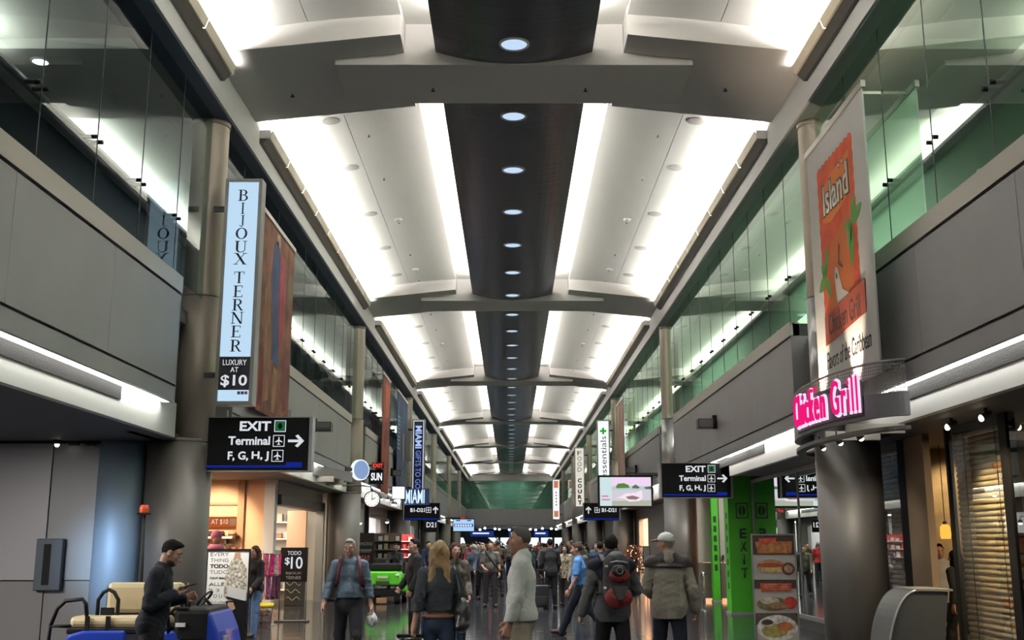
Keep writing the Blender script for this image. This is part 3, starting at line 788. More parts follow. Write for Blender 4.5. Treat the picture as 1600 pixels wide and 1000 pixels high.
# screens
def screen(label, loc, kind):
    t = thing('screen', label, 'screen', loc, 0)
    W, H = (1.62, .95)
    MB().box(-W/2, W/2, 0, .1, 0, H, bev=.012).build('casing', black, t)
    if kind:
        r = MB(); rect(r, -W/2+.06, W/2-.06, .06, H-.06, -.001); r.build('picture', emit('screen_sand', (.66, .62, .70), 1.0), t)
        def part(pts, col, y): q = MB(); flat(q, pts, y, .001); q.build('picture_shape', emit('px_%d_%d_%d' % tuple(int(c*99) for c in col), col, 1.0), t)
        part([(-.75, .06), (-.40, .06), (-.40, .89), (-.75, .89)], (.62, .78, .80), -.0045)
        part([(-.40, .62), (.75, .62), (.75, .89), (-.40, .89)], (.88, .68, .90), -.0045)
        part([(-.40, .52), (.75, .52), (.75, .63), (-.40, .63)], (.50, .60, .62), -.0050)
        part([(-.40, .06), (.75, .06), (.75, .22), (-.40, .20)], (.45, .47, .38), -.0050)
        part([(-.28, .62), (-.22, .70), (-.05, .72), (.10, .66), (.12, .58), (-.26, .57)], (.10, .24, .05), -.0060)
        part([(.2, .62), (.3, .68), (.42, .60), (.38, .56), (.2, .57)], (.10, .18, .08), -.0060)
        part([(.55, .60), (.75, .63), (.75, .54), (.58, .55)], (.10, .16, .08), -.0060)
        part([(-.15, .32), (.0, .42), (.3, .44), (.48, .52), (.50, .30), (.40, .20), (.1, .18), (-.02, .26), (-.30, .30)], (.93, .80, .88), -.0060)
        part([(.0, .32), (.2, .36), (.42, .30), (.3, .24), (.08, .25)], (.30, .18, .20), -.0070)
        part([(-.70, .22), (-.45, .22), (-.45, .26), (-.70, .26)], (.75, .20, .35), -.0060); part([(-.70, .32), (-.50, .32), (-.50, .36), (-.70, .36)], (.75, .20, .35), -.0060)
    else:
        r = MB(); rect(r, -W/2+.06, W/2-.06, .06, H-.06, -.001); r.build('picture', emit('screen_blue', (.42, .66, .95), 1.0), t)
        q = MB(); rect(q, -.7, .7, .36, .58, -.0045); q.build('picture_shape', emit('screen_band', (.03, .12, .42), .9), t)
        q = MB(); rect(q, -.55, -.25, .78, .86, -.0045); rect(q, .25, .55, .78, .86, -.0045); q.build('picture_shape', emit('screen_navy', (.02, .05, .2), .8), t)
        q = MB()
        for i in range(7): rect(q, -.62+i*.18, -.50+i*.18, .40, .53, -.0080)
        q.build('picture_shape', emit('screen_white', (.9, .95, 1), 1.0), t)
    sg = 1 if loc[0] > 0 else -1
    MB().box(sg*.3, sg*(4.9-abs(loc[0])+.1), .1, .2, .93, 1.03).build('wall_arm', dark, t); MB().box(sg*.3-.2, sg*.3+.2, .1, .2, .2, .98).build('mount_plate', dark, t)
screen('large wall screen showing a sandy beach and green islets, right side', (3.36, 32.2, 2.70), 1)
screen('small far blue and white flight information screen on the left', (-3.42, 80.5, 2.56), 0)

# camera boxes on the fascias, small red exit signs, lit shop letters, clock, round sign
for lab, x, y, z, s in (('black camera box on the right fascia above the second exit sign', 4.85, 25.6, 4.42, 1), ('black camera box on the left fascia behind the exit sign', -4.75, 26.1, 4.40, -1),
                        ('far black camera box on the left fascia by the blue banner', -4.75, 43.4, 4.40, -1), ('far black camera box on the right fascia near the large screen', 4.85, 42.0, 4.42, 1)):
    t = thing('camera_box', lab, 'camera', (x, y, z))
    MB().box(-s*.09, 0, -.06, .06, -.1, .22).build('wall_mount', black, t)
    MB().box(-s*.46, -s*.09, -.17, .17, -.09, .13, bev=.015).build('housing', mat('box_black', (.02, .02, .022), .4), t)
    MB().box(-s*.44, -s*.11, -.178, -.17, -.07, .11).build('front_panel', mid, t)
red_lit = emit('exit_red', (.85, .05, .03), 1.1)
for lab, x, y, z in (('small red lit exit sign above the round shop sign', -4.40, 36.3, 4.22), ('tiny far red exit sign above the left gate sign', -4.45, 66.5, 3.65), ('tiny red exit sign above the far flight screen', -3.45, 79.9, 3.56)):
    t = thing('exit_light', lab, 'exit sign', (x, y, z)); W = .20
    MB().box(-W, W, 0, .06, -.10, .10).build('plate', mat('exit_plate', (.08, .02, .02), .5), t)
    fit(t, 'EXIT', 0, 0, .33, .13, -.001, red_lit, offset=.03)
    MB().box(-(abs(x)-W < 9)*(4.8+x if x > -4.8 else .2)-.02, -W+.02, .02, .05, -.03, .03).build('wall_arm', dark, t)
t = thing('disc_sign', 'round pale blue shop sign at the end of the grey canopy, left', 'sign', (-4.22, 30.95, 3.72), .8)
MB().cyl((0, 0, 0), (0, .12, 0), .29, n=32).build('drum', emit('drum_white', (.85, .93, 1), 1.1), t)
MB().cyl((0, -.006, 0), (0, 0, 0), .26, n=32).build('face', emit('disc_face', (.32, .48, .80), .75), t)
MB().box(-.5, -.05, .04, .1, -.05, .05).build('arm', dark, t)
t = thing('shop_letters', 'lit white letters on dark backing beside the round shop sign', 'sign', (-4.42, 35.9, 3.84))
MB().box(-.20, .25, .0, .05, -.25, .22).build('backing', black, t); fit(t, 'SUN', .03, -.01, .36, .25, -.001, emit('lit_white', (.9, .95, 1), 1.15), offset=.03)
MB().box(-.23, -.20, 0, .05, -.25, .22).build('side_bracket', dark, t); MB().box(-.38, -.22, .0, .05, -.05, .05).build('arm', dark, t)
t = thing('clock', 'round white wall clock with dark rim hanging above the sunglasses shop', 'clock', (-4.05, 32.2, 2.95))
MB().cyl((0, -.02, 0), (0, .1, 0), .245, n=36).build('rim', dark, t); MB().cyl((0, -.03, 0), (0, -.02, 0), .215, n=36).build('dial', emit('dial_white', (.95, .93, .88), 1.05), t)
q = MB(); rect(q, -.008, .008, -.02, .15, -.031); flat(q, [(-.02, .0), (.10, .05), (.11, .04), (.0, -.02)], -.031); q.build('hands', black, t)
q = MB(); 
for i in range(12):
    a = PI*i/6; q.cyl((.18*math.sin(a), -.033, .18*math.cos(a)), (.18*math.sin(a), -.030, .18*math.cos(a)), .012, n=6)
q.build('hour_marks', black, t)
q = MB(); q.tube([(0, .04, .24), (-.05, .04, .36), (-.3, .04, .40), (-.9, .04, .40), (-.9, .04, .8)], .025); q.build('bracket', dark, t)
t = thing('shop_letters', 'bright white lit sign box on a curved canopy left of the navy sign', 'sign', (-4.42, 43.2, 3.45), .3)
MB().box(-.24, .28, .05, .14, -.05, .45, bev=.02).build('casing', dark, t); MB().box(-.22, .26, .03, .05, -.03, .43).build('lit_face', emit('lit_white2', (.9, .93, 1), 1.6), t); MB().box(-.36, -.2, .1, .14, .2, .3).build('arm', dark, t)
t = thing('shop_letters', 'pale blue lit capital letters on a blue board beneath the navy vertical sign', 'sign', (-4.12, 48.9, 3.80))
MB().box(-.62, .50, .05, .1, -.42, .30).build('backing', mat('board_blue', (.05, .10, .3), .5), t); fit(t, 'MIAMI', -.14, -.05, .86, .60, .04, emit('lit_pale', (.62, .82, .95), 1.15), offset=.02)
MB().box(-.63, -.3, .05, .09, -.05, .05).build('arm', dark, t)
# ------------------------------------------------------------------ storefronts
def area(name, loc, size, energy, col=(1, 1, 1), rot=(0, 0, 0), sy=None):
    la = bpy.data.lights.new(name, 'AREA'); la.energy = energy; la.color = col; la.size = size
    if sy: la.shape = 'RECTANGLE'; la.size_y = sy
    o = bpy.data.objects.new(name, la); C.objects.link(o); o.location = loc; o.rotation_euler = rot
    return o
def spot(name, loc, target, energy, col, size=60, blend=.6, soft=.05):
    la = bpy.data.lights.new(name, 'SPOT'); la.energy = energy; la.color = col; la.spot_size = math.radians(size); la.spot_blend = blend; la.shadow_soft_size = soft
    o = bpy.data.objects.new(name, la); C.objects.link(o); o.location = loc
    o.rotation_euler = (Vector(target)-Vector(loc)).to_track_quat('-Z', 'Y').to_euler(); return o
WARM = (1.0, .72, .48)
peach = mat('peach_wall', (.62, .40, .27), .7)
wall_p = mat('grey_wall_panel', (.36, .35, .365), .42, .25)
wall_q = mat('lower_wall_panel', (.22, .21, .21), .45, .2)
glow_st = mat('glow_tinted_steel', (.34, .44, .56), .55, .3)  # blue screen glow on the pilaster is put into this base colour

# left: grey panelled recess before the first column
w = MB(); w.box(-12, -7.04, 16.80, 17.0, 1.13, 3.2)
wo = struct('wall_recess_end', w, wall_p)
MB().box(-7.03, -5.7, 16.83, 17.0, 1.13, 3.2).build('inner_panel', mat('inner_panel', (.25, .25, .26), .42, .25), wo)
MB().box(-12, -7.02, 16.82, 17.0, .1, 1.11).box(-7.01, -5.7, 16.84, 17.0, .1, 1.115).build('lower_panel', wall_q, wo)
MB().box(-12, -5.7, 16.92, 17.05, 0, 3.2).build('backing', dark, wo)
struct('wall_recess_side', MB().box(-12.3, -12, Y0, 40, 0, 3.3), mid)
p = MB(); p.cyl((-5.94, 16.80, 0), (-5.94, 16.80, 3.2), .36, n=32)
struct('pilaster_left', p, glow_st)
area('recess_fill', (-8.2, 10.5, 3.15), 2.5, 430, (1, .95, .9))  # unseen area light added to brighten the recess wall
spot('added_blue_spot', (-7.2, 10.5, 1.6), (-5.92, 16.8, 1.4), 900, (.42, .68, 1.0), 17, 1.0, .3)  # unseen spot added for the pilaster's blue glow; no screen stands there
t = thing('hose_cabinet', 'blue grey metal wall cabinet with a tall dark slot, on left grey panels', 'cabinet', (-6.93, 16.755, .98))
MB().box(-.20, .20, -.05, .045, 0, .76, bev=.012).build('box', mat('cabinet_blue', (.075, .09, .11), .45, .3), t)
q = MB(); q.box(-.08, .03, -.055, -.045, .08, .68); q.build('slot', black, t)
t = thing('spot_lamp', 'small bright warm spot lamp on the dark soffit above the grey wall panels', 'lamp', (-6.86, 16.5, 3.2))
MB().cyl((0, 0, 0), (0, 0, -.06), .05, n=14).build('body', dark, t); MB().ball((0, 0, -.07), .036).build('bulb', emit('spot_warm', (1, .9, .7), 4), t)
track = thing('light_track', 'dark lamp track along the top of the left grey wall', 'track', (-7.6, 16.62, 3.16)); MB().box(-1.6, 1.5, -.03, .03, 0, .04).build('rail', black, track)
for i in range(3): MB().box(.95+i*.25-.07, .95+i*.25+.07, -.04, .04, -.03, 0).build('clip', dark, track)

# left shop between first and second columns
sw = MB(); sw.box(-12, -5.76, 27.0, 27.2, 0, 3.2)
so_ = struct('wall_shop_back', sw, peach)
MB().box(-6.66, -6.50, 26.9, 27.0, 0, 3.2).build('pilaster', mat('peach_dark', (.36, .20, .12), .6), so_)
MB().box(-6.16, -5.98, 26.92, 27.0, 0, 3.2).build('pilaster', peach, so_)
MB().box(-9, -6.66, 26.93, 27.0, 2.60, 2.66).build('rail', mat('peach_dark', (.36, .20, .12), .6), so_)
struct('trim_3', MB().box(-5.98, -5.72, 26.75, 27.05, 0, 3.2), mat('pale_post', (.55, .60, .66), .5))
struct('wall_shop_side', MB().box(-9.4, -9.2, 17.2, 36, 0, 3.2), peach)
lint = MB(); lint.box(-5.95, -5.62, 27.05, 33.4, 2.62, 2.86); struct('shop_lintel', lint, dark)
struct('wall_shop_header', MB().box(-5.95, -5.70, 27.05, 33.4, 2.86, 3.2), mat('shop_header', (.28, .28, .27), .6))
struct('trim_4', MB().box(-5.85, -5.62, 33.2, 33.45, 0, 2.9), mat('pale_frame', (.45, .46, .46), .4, .3))
struct('wall_shop_partition', MB().box(-6.5, -5.95, 32.2, 32.35, 0, 2.62), peach)
struct('wall_shop_end', MB().box(-9.2, -5.7, 34.2, 34.4, 0, 3.2), mat('shop_end', (.55, .52, .46), .6))
area('shop_lamp', (-7.4, 22.5, 3.12), 1.6, 330, WARM, sy=6)
area('shop_lamp', (-7.3, 30.5, 3.12), 1.4, 210, (1, .85, .66), sy=5)
spot('niche_lamp', (-7.1, 25.4, 3.1), (-7.15, 27, 1.9), 240, (1, .74, .45), 75)
sh = thing('wall_shelf', 'white shop shelf with garments hanging under it, below the orange strip', 'shelf', (-7.3, 26.95, 1.80))
MB().box(-.9, .62, -.35, 0, 0, .04).build('board', white, sh); MB().box(-.9, .62, -.3, -.27, -.16, -.13).build('hanging_rail', dark, sh)
for x in (-.7, .45): MB().box(x-.02, x+.02, -.3, 0, -.16, 0).build('bracket', dark, sh)
t = thing('shop_banner', 'orange wall strip lettered in white above the hat shelf', 'sign', (-7.22, 26.92, 2.06)); MB().box(-.95, .55, -.02, 0, 0, .26).build('strip', emit('strip_orange', (.62, .13, .035), .75), t)
fit(t, 'LUXURY AT $10', -.125, .13, .95, .14, -.021, emit('strip_cream', (1, .85, .6), .9)); q = MB(); q.box(.385, .54, -.024, -.02, .05, .21); q.build('dark_patch', brown, t)
hatcols = [(.40, .25, .10), (.025, .018, .015), (.05, .02, .02), (.30, .20, .12)]
h0 = None
for i, (x, lab) in enumerate(((-7.55, 'straw hat leftmost on the white shop shelf'), (-7.28, 'tan hat stacked beside the straw hat on the shop shelf'), (-7.0, 'wide brimmed dark felt hat in the middle of the shop shelf'), (-6.72, 'dark brown hat at the right end of the shop shelf'))):
    t = thing('hat', lab, 'hat', (x, 26.78, 1.84), 0, 'hats on the shop shelf'); hm = mat('hat_%d' % i, hatcols[i], .8)
    MB().lathe([(.0, .012), (.10, .012), (.17, .02), (.175, .028), (.10, .03)], n=18).build('brim', hm, t)
    MB().lathe([(.10, .02), (.095, .10), (.07, .135), (0, .125)], n=18).build('crown', hm, t)
    MB().lathe([(.102, .03), (.099, .06)], n=18).build('band', black, t)
for i in range(7):
    x = -7.95+.22*i; t = thing('hanging_garment', ['cream', 'dark brown', 'white', 'black', 'grey striped', 'brown', 'rust'][i] + ' garment hanging from the rail under the hat shelf', 'garment', (x, 26.67, 1.10), 0, 'garments under the hat shelf')
    q = MB(); q.prism([(-.085, 0), (.085, 0), (.075, .42), (.03, .50), (-.03, .50), (-.075, .42)], 1, -.06, .06); q.build('cloth', mat('garment_%d' % i, [(.6, .5, .4), (.06, .03, .02), (.6, .58, .55), (.01, .01, .012), (.25, .24, .23), (.12, .06, .03), (.3, .08, .04)][i], .85), t)
    MB().tube([(0, 0, .50), (0, 0, .55), (.02, 0, .575), (0, 0, .59)], .006, 5).build('hanger', dark, t)
# white shelving deep in the shop, by the lintel
for j, yy in enumerate((33.0,)):
    t = thing('display_shelf', 'white shelving with folded goods seen under the dark shop lintel', 'shelf', (-7.25, 33.9, 0))
    MB().box(-.75, .75, .1, .2, 0, 2.5).build('back_panel', white, t)
    for i in range(5): MB().box(-.75, .75, -.3, .1, .3+.5*i, .34+.5*i).build('shelf_board', white, t)
    for x in (-.75, .75): MB().box(x-.02, x+.02, -.3, .1, 0, 2.5).build('upright', white, t)
    for i in range(5):
        for k in range(4):
            g = thing('goods_box', 'small folded goods on the white shop shelving', 'goods', (-7.8+.36*k, 33.75, .342+.5*i), 0, 'goods on the white shelving')
            MB().box(-.13, .13, -.1, .1, 0, random.uniform(.14, .3), bev=.01).build('pack', mat('goods_%d' % ((i*4+k) % 6), [(.5, .45, .35), (.12, .14, .16), (.35, .2, .12), (.55, .55, .5), (.08, .1, .06), (.4, .36, .3)][(i*4+k) % 6], .7), g)
t = thing('shop_lamp_panel', 'white ceiling light panel inside the shop below the lintel', 'lamp', (-6.6, 31.5, 3.14)); MB().box(-.25, .25, -.5, .5, 0, .05).build('panel', emit('panel_lit', (.9, .95, 1), 2.5), t); MB().box(-.28, .28, -.53, .53, .02, .06).build('frame', frame_m, t)
t = thing('display_case', 'dark counter case with pale curved pattern inside the shop doorway', 'case', (-6.0, 31.0, 0))
MB().box(-.22, .28, -.2, .2, 0, 1.0, bev=.01).build('body', mat('case_dark', (.03, .035, .03), .4), t); MB().box(-.25, .31, -.23, .23, 1.0, 1.04).build('top', white, t)
q = MB()
for i in range(4): q.tube([(-.18+.05*k, -.205, .2+.2*i+.05*math.sin(k*1.3+i)) for k in range(9)], .008, 5)
q.build('pattern', mat('pattern_pale', (.4, .45, .4), .6), t)

# standing poster frame, price sign, scarf rack, bin, mannequin
t = thing('poster_stand', 'black framed standing poster of lettering and a woman holding a clutch bag', 'poster', (-4.79, 18.9, 0), .0)
MB().box(-.36, .36, .01, .05, .02, 1.56).build('board', mat('poster_white', (.82, .82, .80), .6), t)
f = MB(); ring(f, -.38, .38, 0, 1.58, .03, .012, .02); f.build('frame', black, t)
inkm = mat('poster_ink', (.02, .02, .022), .6); inkg = mat('poster_grey', (.13, .13, .13), .6)
for i, (b_, mm, hh, of) in enumerate((('EVERY', inkg, .062, 0), ('THING', inkg, .062, 0), ('TODO', inkm, .066, .03), ('TUDO', inkg, .062, 0), ('TOUT BAGA', inkm, .036, .02), ('ALLES', inkg, .058, .005), ('\u05dc  \u05db  \u05d4', inkm, .06, 0), ('T O U T', inkg, .058, 0), ('\u0643\u0644 \u0634\u064a', inkm, .05, 0))):
    fit(t, b_, -.15, 1.49-.098*i, .31, hh, .008, mm, extrude=.002, offset=of)
rect(q := MB(), -.34, .0, .575, .595, .008); q.build('rule', inkm, t)
blouse = mat('poster_blouse', (.46, .43, .36), .8, noise=(22, .9, (1, 1, 1)))
q = MB(); flat(q, [(-.05, .8), (-.03, 1.2), (.06, 1.42), (.22, 1.42), (.32, 1.25), (.34, .75), (.30, .72), (.05, .72)], .008); q.build('printed_blouse', blouse, t)
q = MB(); flat(q, [(.09, 1.42), (.11, 1.52), (.2, 1.53), (.21, 1.42)], .006); q.build('printed_neck', mat('poster_skin', (.45, .28, .18), .7), t); q = MB(); flat(q, [(.02, .62), (.03, .70), (.12, .70), (.16, .60), (.10, .56)], .003); q.build('printed_hand', mat('poster_skin', (.45, .28, .18), .7), t)
q = MB(); flat(q, [(-.02, .05), (.0, .72), (.34, .74), (.34, .05)], .006); q.build('printed_skirt', black, t)
q = MB(); flat(q, [(.0, .80), (.02, .97), (.33, .90), (.33, .72)], .004); q.build('printed_clutch', mat('poster_clutch', (.62, .62, .62), .5), t)
q = MB(); flat(q, [(.0, .76), (.0, .80), (.33, .72), (.33, .68)], .003); q.build('clutch_edge', black, t)
for x in (-.3, .3): MB().box(x-.02, x+.02, -.02, .30, 0, .02).build('foot', dark, t)

spot('poster_fill', (-5.5, 17.75, 3.15), (-4.8, 18.9, 1.1), 260, (1, .93, .84), 50, .8)  # unseen spot added to brighten the poster, without a fitting
t = thing('price_sign', 'black price sign lettered in white on a thin stand outside the shop', 'sign', (-4.78, 24.6, 0))
MB().box(-.30, .30, 0, .02, .85, 1.59).build('board', black, t)
fit(t, 'TODO', .0, 1.47, .30, .085, -.001, sign_white); fit(t, '$', -.15, 1.29, .11, .17, -.001, sign_white, offset=.01); fit(t, '10', .06, 1.26, .26, .26, -.001, sign_white, offset=.01)
fit(t, 'BIJOUX', .0, 1.03, .34, .065, -.001, mat('faint_ink', (.4, .4, .4), .5)); fit(t, 'TERNER', .0, .94, .34, .065, -.001, MATS['faint_ink'])
f = MB(); f.tube([(-.29, .01, 0), (-.29, .01, .9)], .012, 6); f.build('post', dark, t); f = MB(); f.tube([(.29, .01, 0), (.29, .01, .9)], .012, 6); f.build('post', dark, t)
MB().box(-.36, .36, -.14, .16, 0, .03).build('base', dark, t)

t = thing('scarf_rack', 'round chrome rack hung with pink and patterned scarves outside the shop', 'rack', (-5.25, 23.6, 0))
MB().cyl((0, 0, 0), (0, 0, 1.52), .02).build('pole', frame_m, t); MB().lathe([(.0, .03), (.3, .02), (.3, 0)], n=20).build('base', frame_m, t)
for z in (1.46, 1.02): MB().tube([(.33*math.cos(a), .33*math.sin(a), z) for a in [2*PI*i/20 for i in range(21)]], .012, 6).build('ring', frame_m, t)
for a in (0, PI/2): MB().box(-.33, .33, -.008, .008, 1.445, 1.46, Matrix.Rotation(a, 4, 'Z')).build('spoke', frame_m, t)
sc_cols = [('hot pink', (.62, .03, .20)), ('magenta', (.42, .02, .22)), ('patterned plum', (.10, .03, .06)), ('cream patterned', (.42, .34, .30)), ('rose pink', (.55, .12, .22)), ('black and pink', (.06, .012, .025)), ('mauve', (.26, .08, .18))]
protos = {}
for tier, (zt, ln, nn) in enumerate(((1.45, .46, 16), (1.01, .48, 16))):
    for i in range(nn):
        a = 2*PI*(i+.5*tier)/nn; ci = (i*3+tier*2) % 7
        lab = '%s scarf on the %s ring of the round rack' % (sc_cols[ci][0], ('upper', 'lower')[tier])
        if (ci, tier) not in protos:
            o = thing('scarf', lab, 'scarf', (0, 0, 0), 0, '%s scarves on the %s ring' % (sc_cols[ci][0], ('upper', 'lower')[tier])); q = MB()
            for sgn in (0, 1):
                vs = []; fs = []
                for j in range(7):
                    for k in range(5): vs.append((.02+.025*math.sin(k*2+ci+j*.4)+sgn*.012, (-.05+.025*k)*(1+.25*j/6), -ln*j/6*(1 if not sgn else .88)))
                for j in range(6):
                    for k in range(4): fs.append((j*5+k, j*5+k+1, (j+1)*5+k+1, (j+1)*5+k))
                q.add(vs, fs, True)
            q.build('cloth', mat('scarf_%d' % ci, sc_cols[ci][1], .85, noise=(18, .7, (1, 1, 1))), o)
            MB().tube([(0, -.05, .008), (.02, 0, .016), (0, .05, .008)], .008, 5).build('loop', dark, o); protos[(ci, tier)] = o; t2 = o
        else: t2 = dup(protos[(ci, tier)], None, None, lab)
        t2.location = (-5.25+.33*math.cos(a), 23.6+.33*math.sin(a), zt); t2.rotation_euler = (0, 0, a)
t = thing('wire_bin', 'low wire bin with bright yellow rim in front of the scarf rack', 'bin', (-5.12, 22.9, 0))
q = MB()
for i in range(24):
    a = 2*PI*i/24; q.cyl((.24*math.cos(a), .24*math.sin(a), 0), (.27*math.cos(a), .27*math.sin(a), .40), .005, n=4, cap=False)
for z, r_ in ((.0, .24), (.14, .25), (.28, .26)): q.tube([(r_*math.cos(a), r_*math.sin(a), z) for a in [2*PI*i/24 for i in range(25)]], .005, 4)
q.build('wire_net', mat('bin_wire', (.18, .14, .12), .5, .5), t); MB().lathe([(.26, .39), (.29, .41), (.29, .48), (.255, .46)], n=24).build('rim', mat('bin_yellow', (.62, .45, .01), .5), t)
MB().lathe([(0, .01), (.23, .01)], n=20).build('floor_plate', dark, t); MB().lathe([(.23, .02), (.25, .30), (.1, .42), (0, .40)], n=20).build('contents', mat('bin_goods', (.12, .07, .06), .8, noise=(14, .8, (1, 1, 1))), t)
t = thing('mannequin', 'shop display bust in mauve pink knitted hat and scarf behind the poster', 'mannequin', (-5.78, 21.8, 0))
MB().cyl((0, 0, 0), (0, 0, 1.35), .025).build('pole', frame_m, t); MB().lathe([(0, .03), (.2, .02), (.2, 0)], n=18).build('base', frame_m, t)
q = MB(); q.lathe([(0, 1.30), (.12, 1.32), (.17, 1.42), (.14, 1.52), (.07, 1.58), (.055, 1.66)], n=18); q.ball((.01, -.01, 1.76), (.085, .10, .12)); q.build('bust', mat('bust_tan', (.30, .18, .13), .5), t)
q = MB(); q.ball((-.005, .01, 1.82), (.115, .125, .115)); q.build('knit_hat', mat('mauve_knit', (.36, .10, .17), .9, noise=(30, .3, (1, 1, 1))), t); q = MB(); q.lathe([(.10, 1.50), (.15, 1.53), (.16, 1.60), (.11, 1.66), (.07, 1.64)], n=18); q.tube([(.08, -.12, 1.55), (.1, -.16, 1.40), (.1, -.17, 1.28)], .05); q.build('scarf', MATS['mauve_knit'], t)

# grey canopy blade over the second half of the shop
t = thing('shop_canopy', 'flat grey metal shop canopy running up to the round pale blue sign', 'canopy', (-4.7, 27.3, 3.36))
q = MB(); q.prism([(-.35, -.5), (.30, 3.2), (.0, 3.5), (-.35, 3.5)], 2, 0, .26); q.build('fascia_blade', mat('canopy_pale', (.34, .34, .35), .4, .4), t); MB().box(-.4, .2, .6, .7, -.14, 0).build('bracket', cap_m, t); MB().box(-.4, .2, 2.2, 2.3, -.14, 0).build('bracket', cap_m, t)

# second bay, left: sunglasses shop, bright lamps, dark posts
def shop_bay(side, k, col, opens, energy, lc, glassy=True):
    s = -1 if side == 'left' else 1
    a, b = CY[k]+.5, (CY[k+1] if k < 5 else END)-.5
    w_ = MB(); ys = [a] + [y for o_ in opens for y in o_] + [b]
    for i in range(0, len(ys), 2): w_.box(X(s, 5.70), X(s, 5.9), ys[i], ys[i+1], 0, 3.2)
    for (o0, o1) in opens: w_.box(X(s, 5.70), X(s, 5.9), o0, o1, 2.75, 3.2)
    struct('wall_shops_' + side, w_, mat('shopwall_%s_%d' % (side, k), (.21, .19, .17), .5))
    struct('wall_shops_back_' + side, MB().box(X(s, 8.4), X(s, 8.6), a, b, 0, 3.2), col)
    for (o0, o1) in opens:
        struct('wall_shops_cheek_' + side, MB().box(X(s, 5.9), X(s, 8.4), o1, o1+.15, 0, 3.2), col)
        area('shop_light', (X(s, 7.0), (o0+o1)/2, 3.1), 1.2, energy, lc, sy=(o1-o0)*.8)
lit_w = mat('shop_pale', (.55, .52, .48), .6)
shop_bay('left', 1, lit_w, ((36.0, 42.0), (44.0, 48.0)), 160, (.95, .95, 1))
shop_bay('right', 1, peach, ((38.5, 40.2), (46.4, 49.6)), 420, WARM)
for k in (2, 3, 4, 5):
    a = CY[k]
    shop_bay('left', k, lit_w, ((a+2.5, a+6.5), (a+9.5, a+14)), 90, (.95, .95, 1))
    shop_bay('right', k, lit_w, ((a+3, a+6),), 70, (1, .85, .7))
for i, (x, y) in enumerate(((-5.35, 36.6), (-5.35, 38.6), (-5.4, 41.5))):
    struct('door_post', MB().box(x-.08, x+.08, y-.08, y+.08, 0, 3.2), black)
struct('trim_5', MB().box(-5.72, -5.5, 39.3, 41.2, 2.1, 2.95), mat('pale_board', (.42, .44, .48), .5))
struct('trim_6', MB().box(-5.72, -5.55, 39.2, 41.6, 0, 2.1), mat('brown_board', (.26, .15, .09), .5))
lampw = emit('lamp_white', (.95, .97, 1), 7)
for i, (x, y, z) in enumerate(((-4.75, 37.6, 3.3), (-4.65, 39.3, 3.25), (-4.6, 41.2, 3.3), (-4.6, 43.2, 3.2), (-4.7, 45.0, 3.25), (-4.95, 36.3, 2.35), (-4.98, 44.6, 2.55), (-4.95, 52.6, 2.45))):
    t = thing('shop_spot', 'small bright white spot lamp among those over the sunglasses shop', 'lamp', (x, y, z), 0, 'bright spot lamps over the sunglasses shop')
    MB().ball((0, 0, 0), (.07, .07, .06)).build('bulb', lampw, t); MB().lathe([(.085, .0), (.06, .09), (.02, .12)], n=14).build('shade', dark, t); MB().tube([(0, 0, .1), (0, 0, .2), (-.35, 0, .25), (-5.66-x if z < 3 else -.5, 0, .25)], .014, 5).build('arm', dark, t)
t = thing('price_sign', 'tall black standing sign with red figures behind the grey shirted man', 'sign', (-4.62, 35.4, 0))
MB().box(-.27, .27, 0, .03, .45, 2.02).build('board', mat('sign_brown', (.018, .014, .012), .5), t); MB().box(-.3, .3, -.15, .2, 0, .03).build('base', dark, t); MB().box(-.02, .02, 0, .03, .0, .5).build('post', dark, t)
fit(t, 'AMAZING!', 0, 1.68, .44, .10, -.001, mat('pale_ink', (.55, .5, .45), .5)); q = MB(); rect(q, -.2, .2, 1.47, 1.50, -.001); rect(q, -.15, .17, 1.42, 1.44, -.001); q.build('small_print', MATS['pale_ink'], t); fit(t, '$10', 0, 1.22, .26, .19, -.001, mat('red_ink', (.45, .04, .03), .5), offset=.02)
# stall with red and white goods
for lab, x, y in (('gift stall stacked with red and white goods beyond the green cart', -4.95, 48.3), ('dark stall of small glittering goods behind the green cart', -5.1, 44.4)):
    t = thing('gift_stall', lab, 'stall', (x, y, 0)); red = lab.startswith('gift')
    MB().box(-.7, .7, -.35, .35, 0, .9).build('counter', mat('stall_dark', (.05, .035, .03), .6), t)
    MB().box(-.7, .7, .28, .33, .9, 2.1).build('back_board', mat('stall_red' if red else 'stall_brown', (.45, .04, .03) if red else (.10, .07, .05), .6), t)
    for i in range(3): MB().box(-.7, .7, -.1, .28, 1.1+.34*i, 1.13+.34*i).build('shelf', white if red else mid, t)
    for i in range(3):
        for j in range(6):
            g = thing('souvenir', 'tiny boxed souvenir on the %s' % ('red gift stall' if red else 'dark glittering stall'), 'souvenir', (x-.58+.23*j, y+.08, 1.13+.34*i), 0, 'souvenirs on the ' + ('red stall' if red else 'dark stall'))
            MB().box(-.07, .07, -.07, .07, 0, random.uniform(.12, .24), bev=.008).build('pack', mat('souv_%s_%d' % (red, j % 3), ([(.6, .5, .45), (.5, .03, .03), (.7, .65, .6)] if red else [(.4, .33, .2), (.12, .08, .05), (.5, .5, .45)])[j % 3], .5), g)
spot('stall_lamp', (-4.2, 46.2, 3.3), (-4.95, 48.3, 1.4), 260, (1, .85, .8), 60)

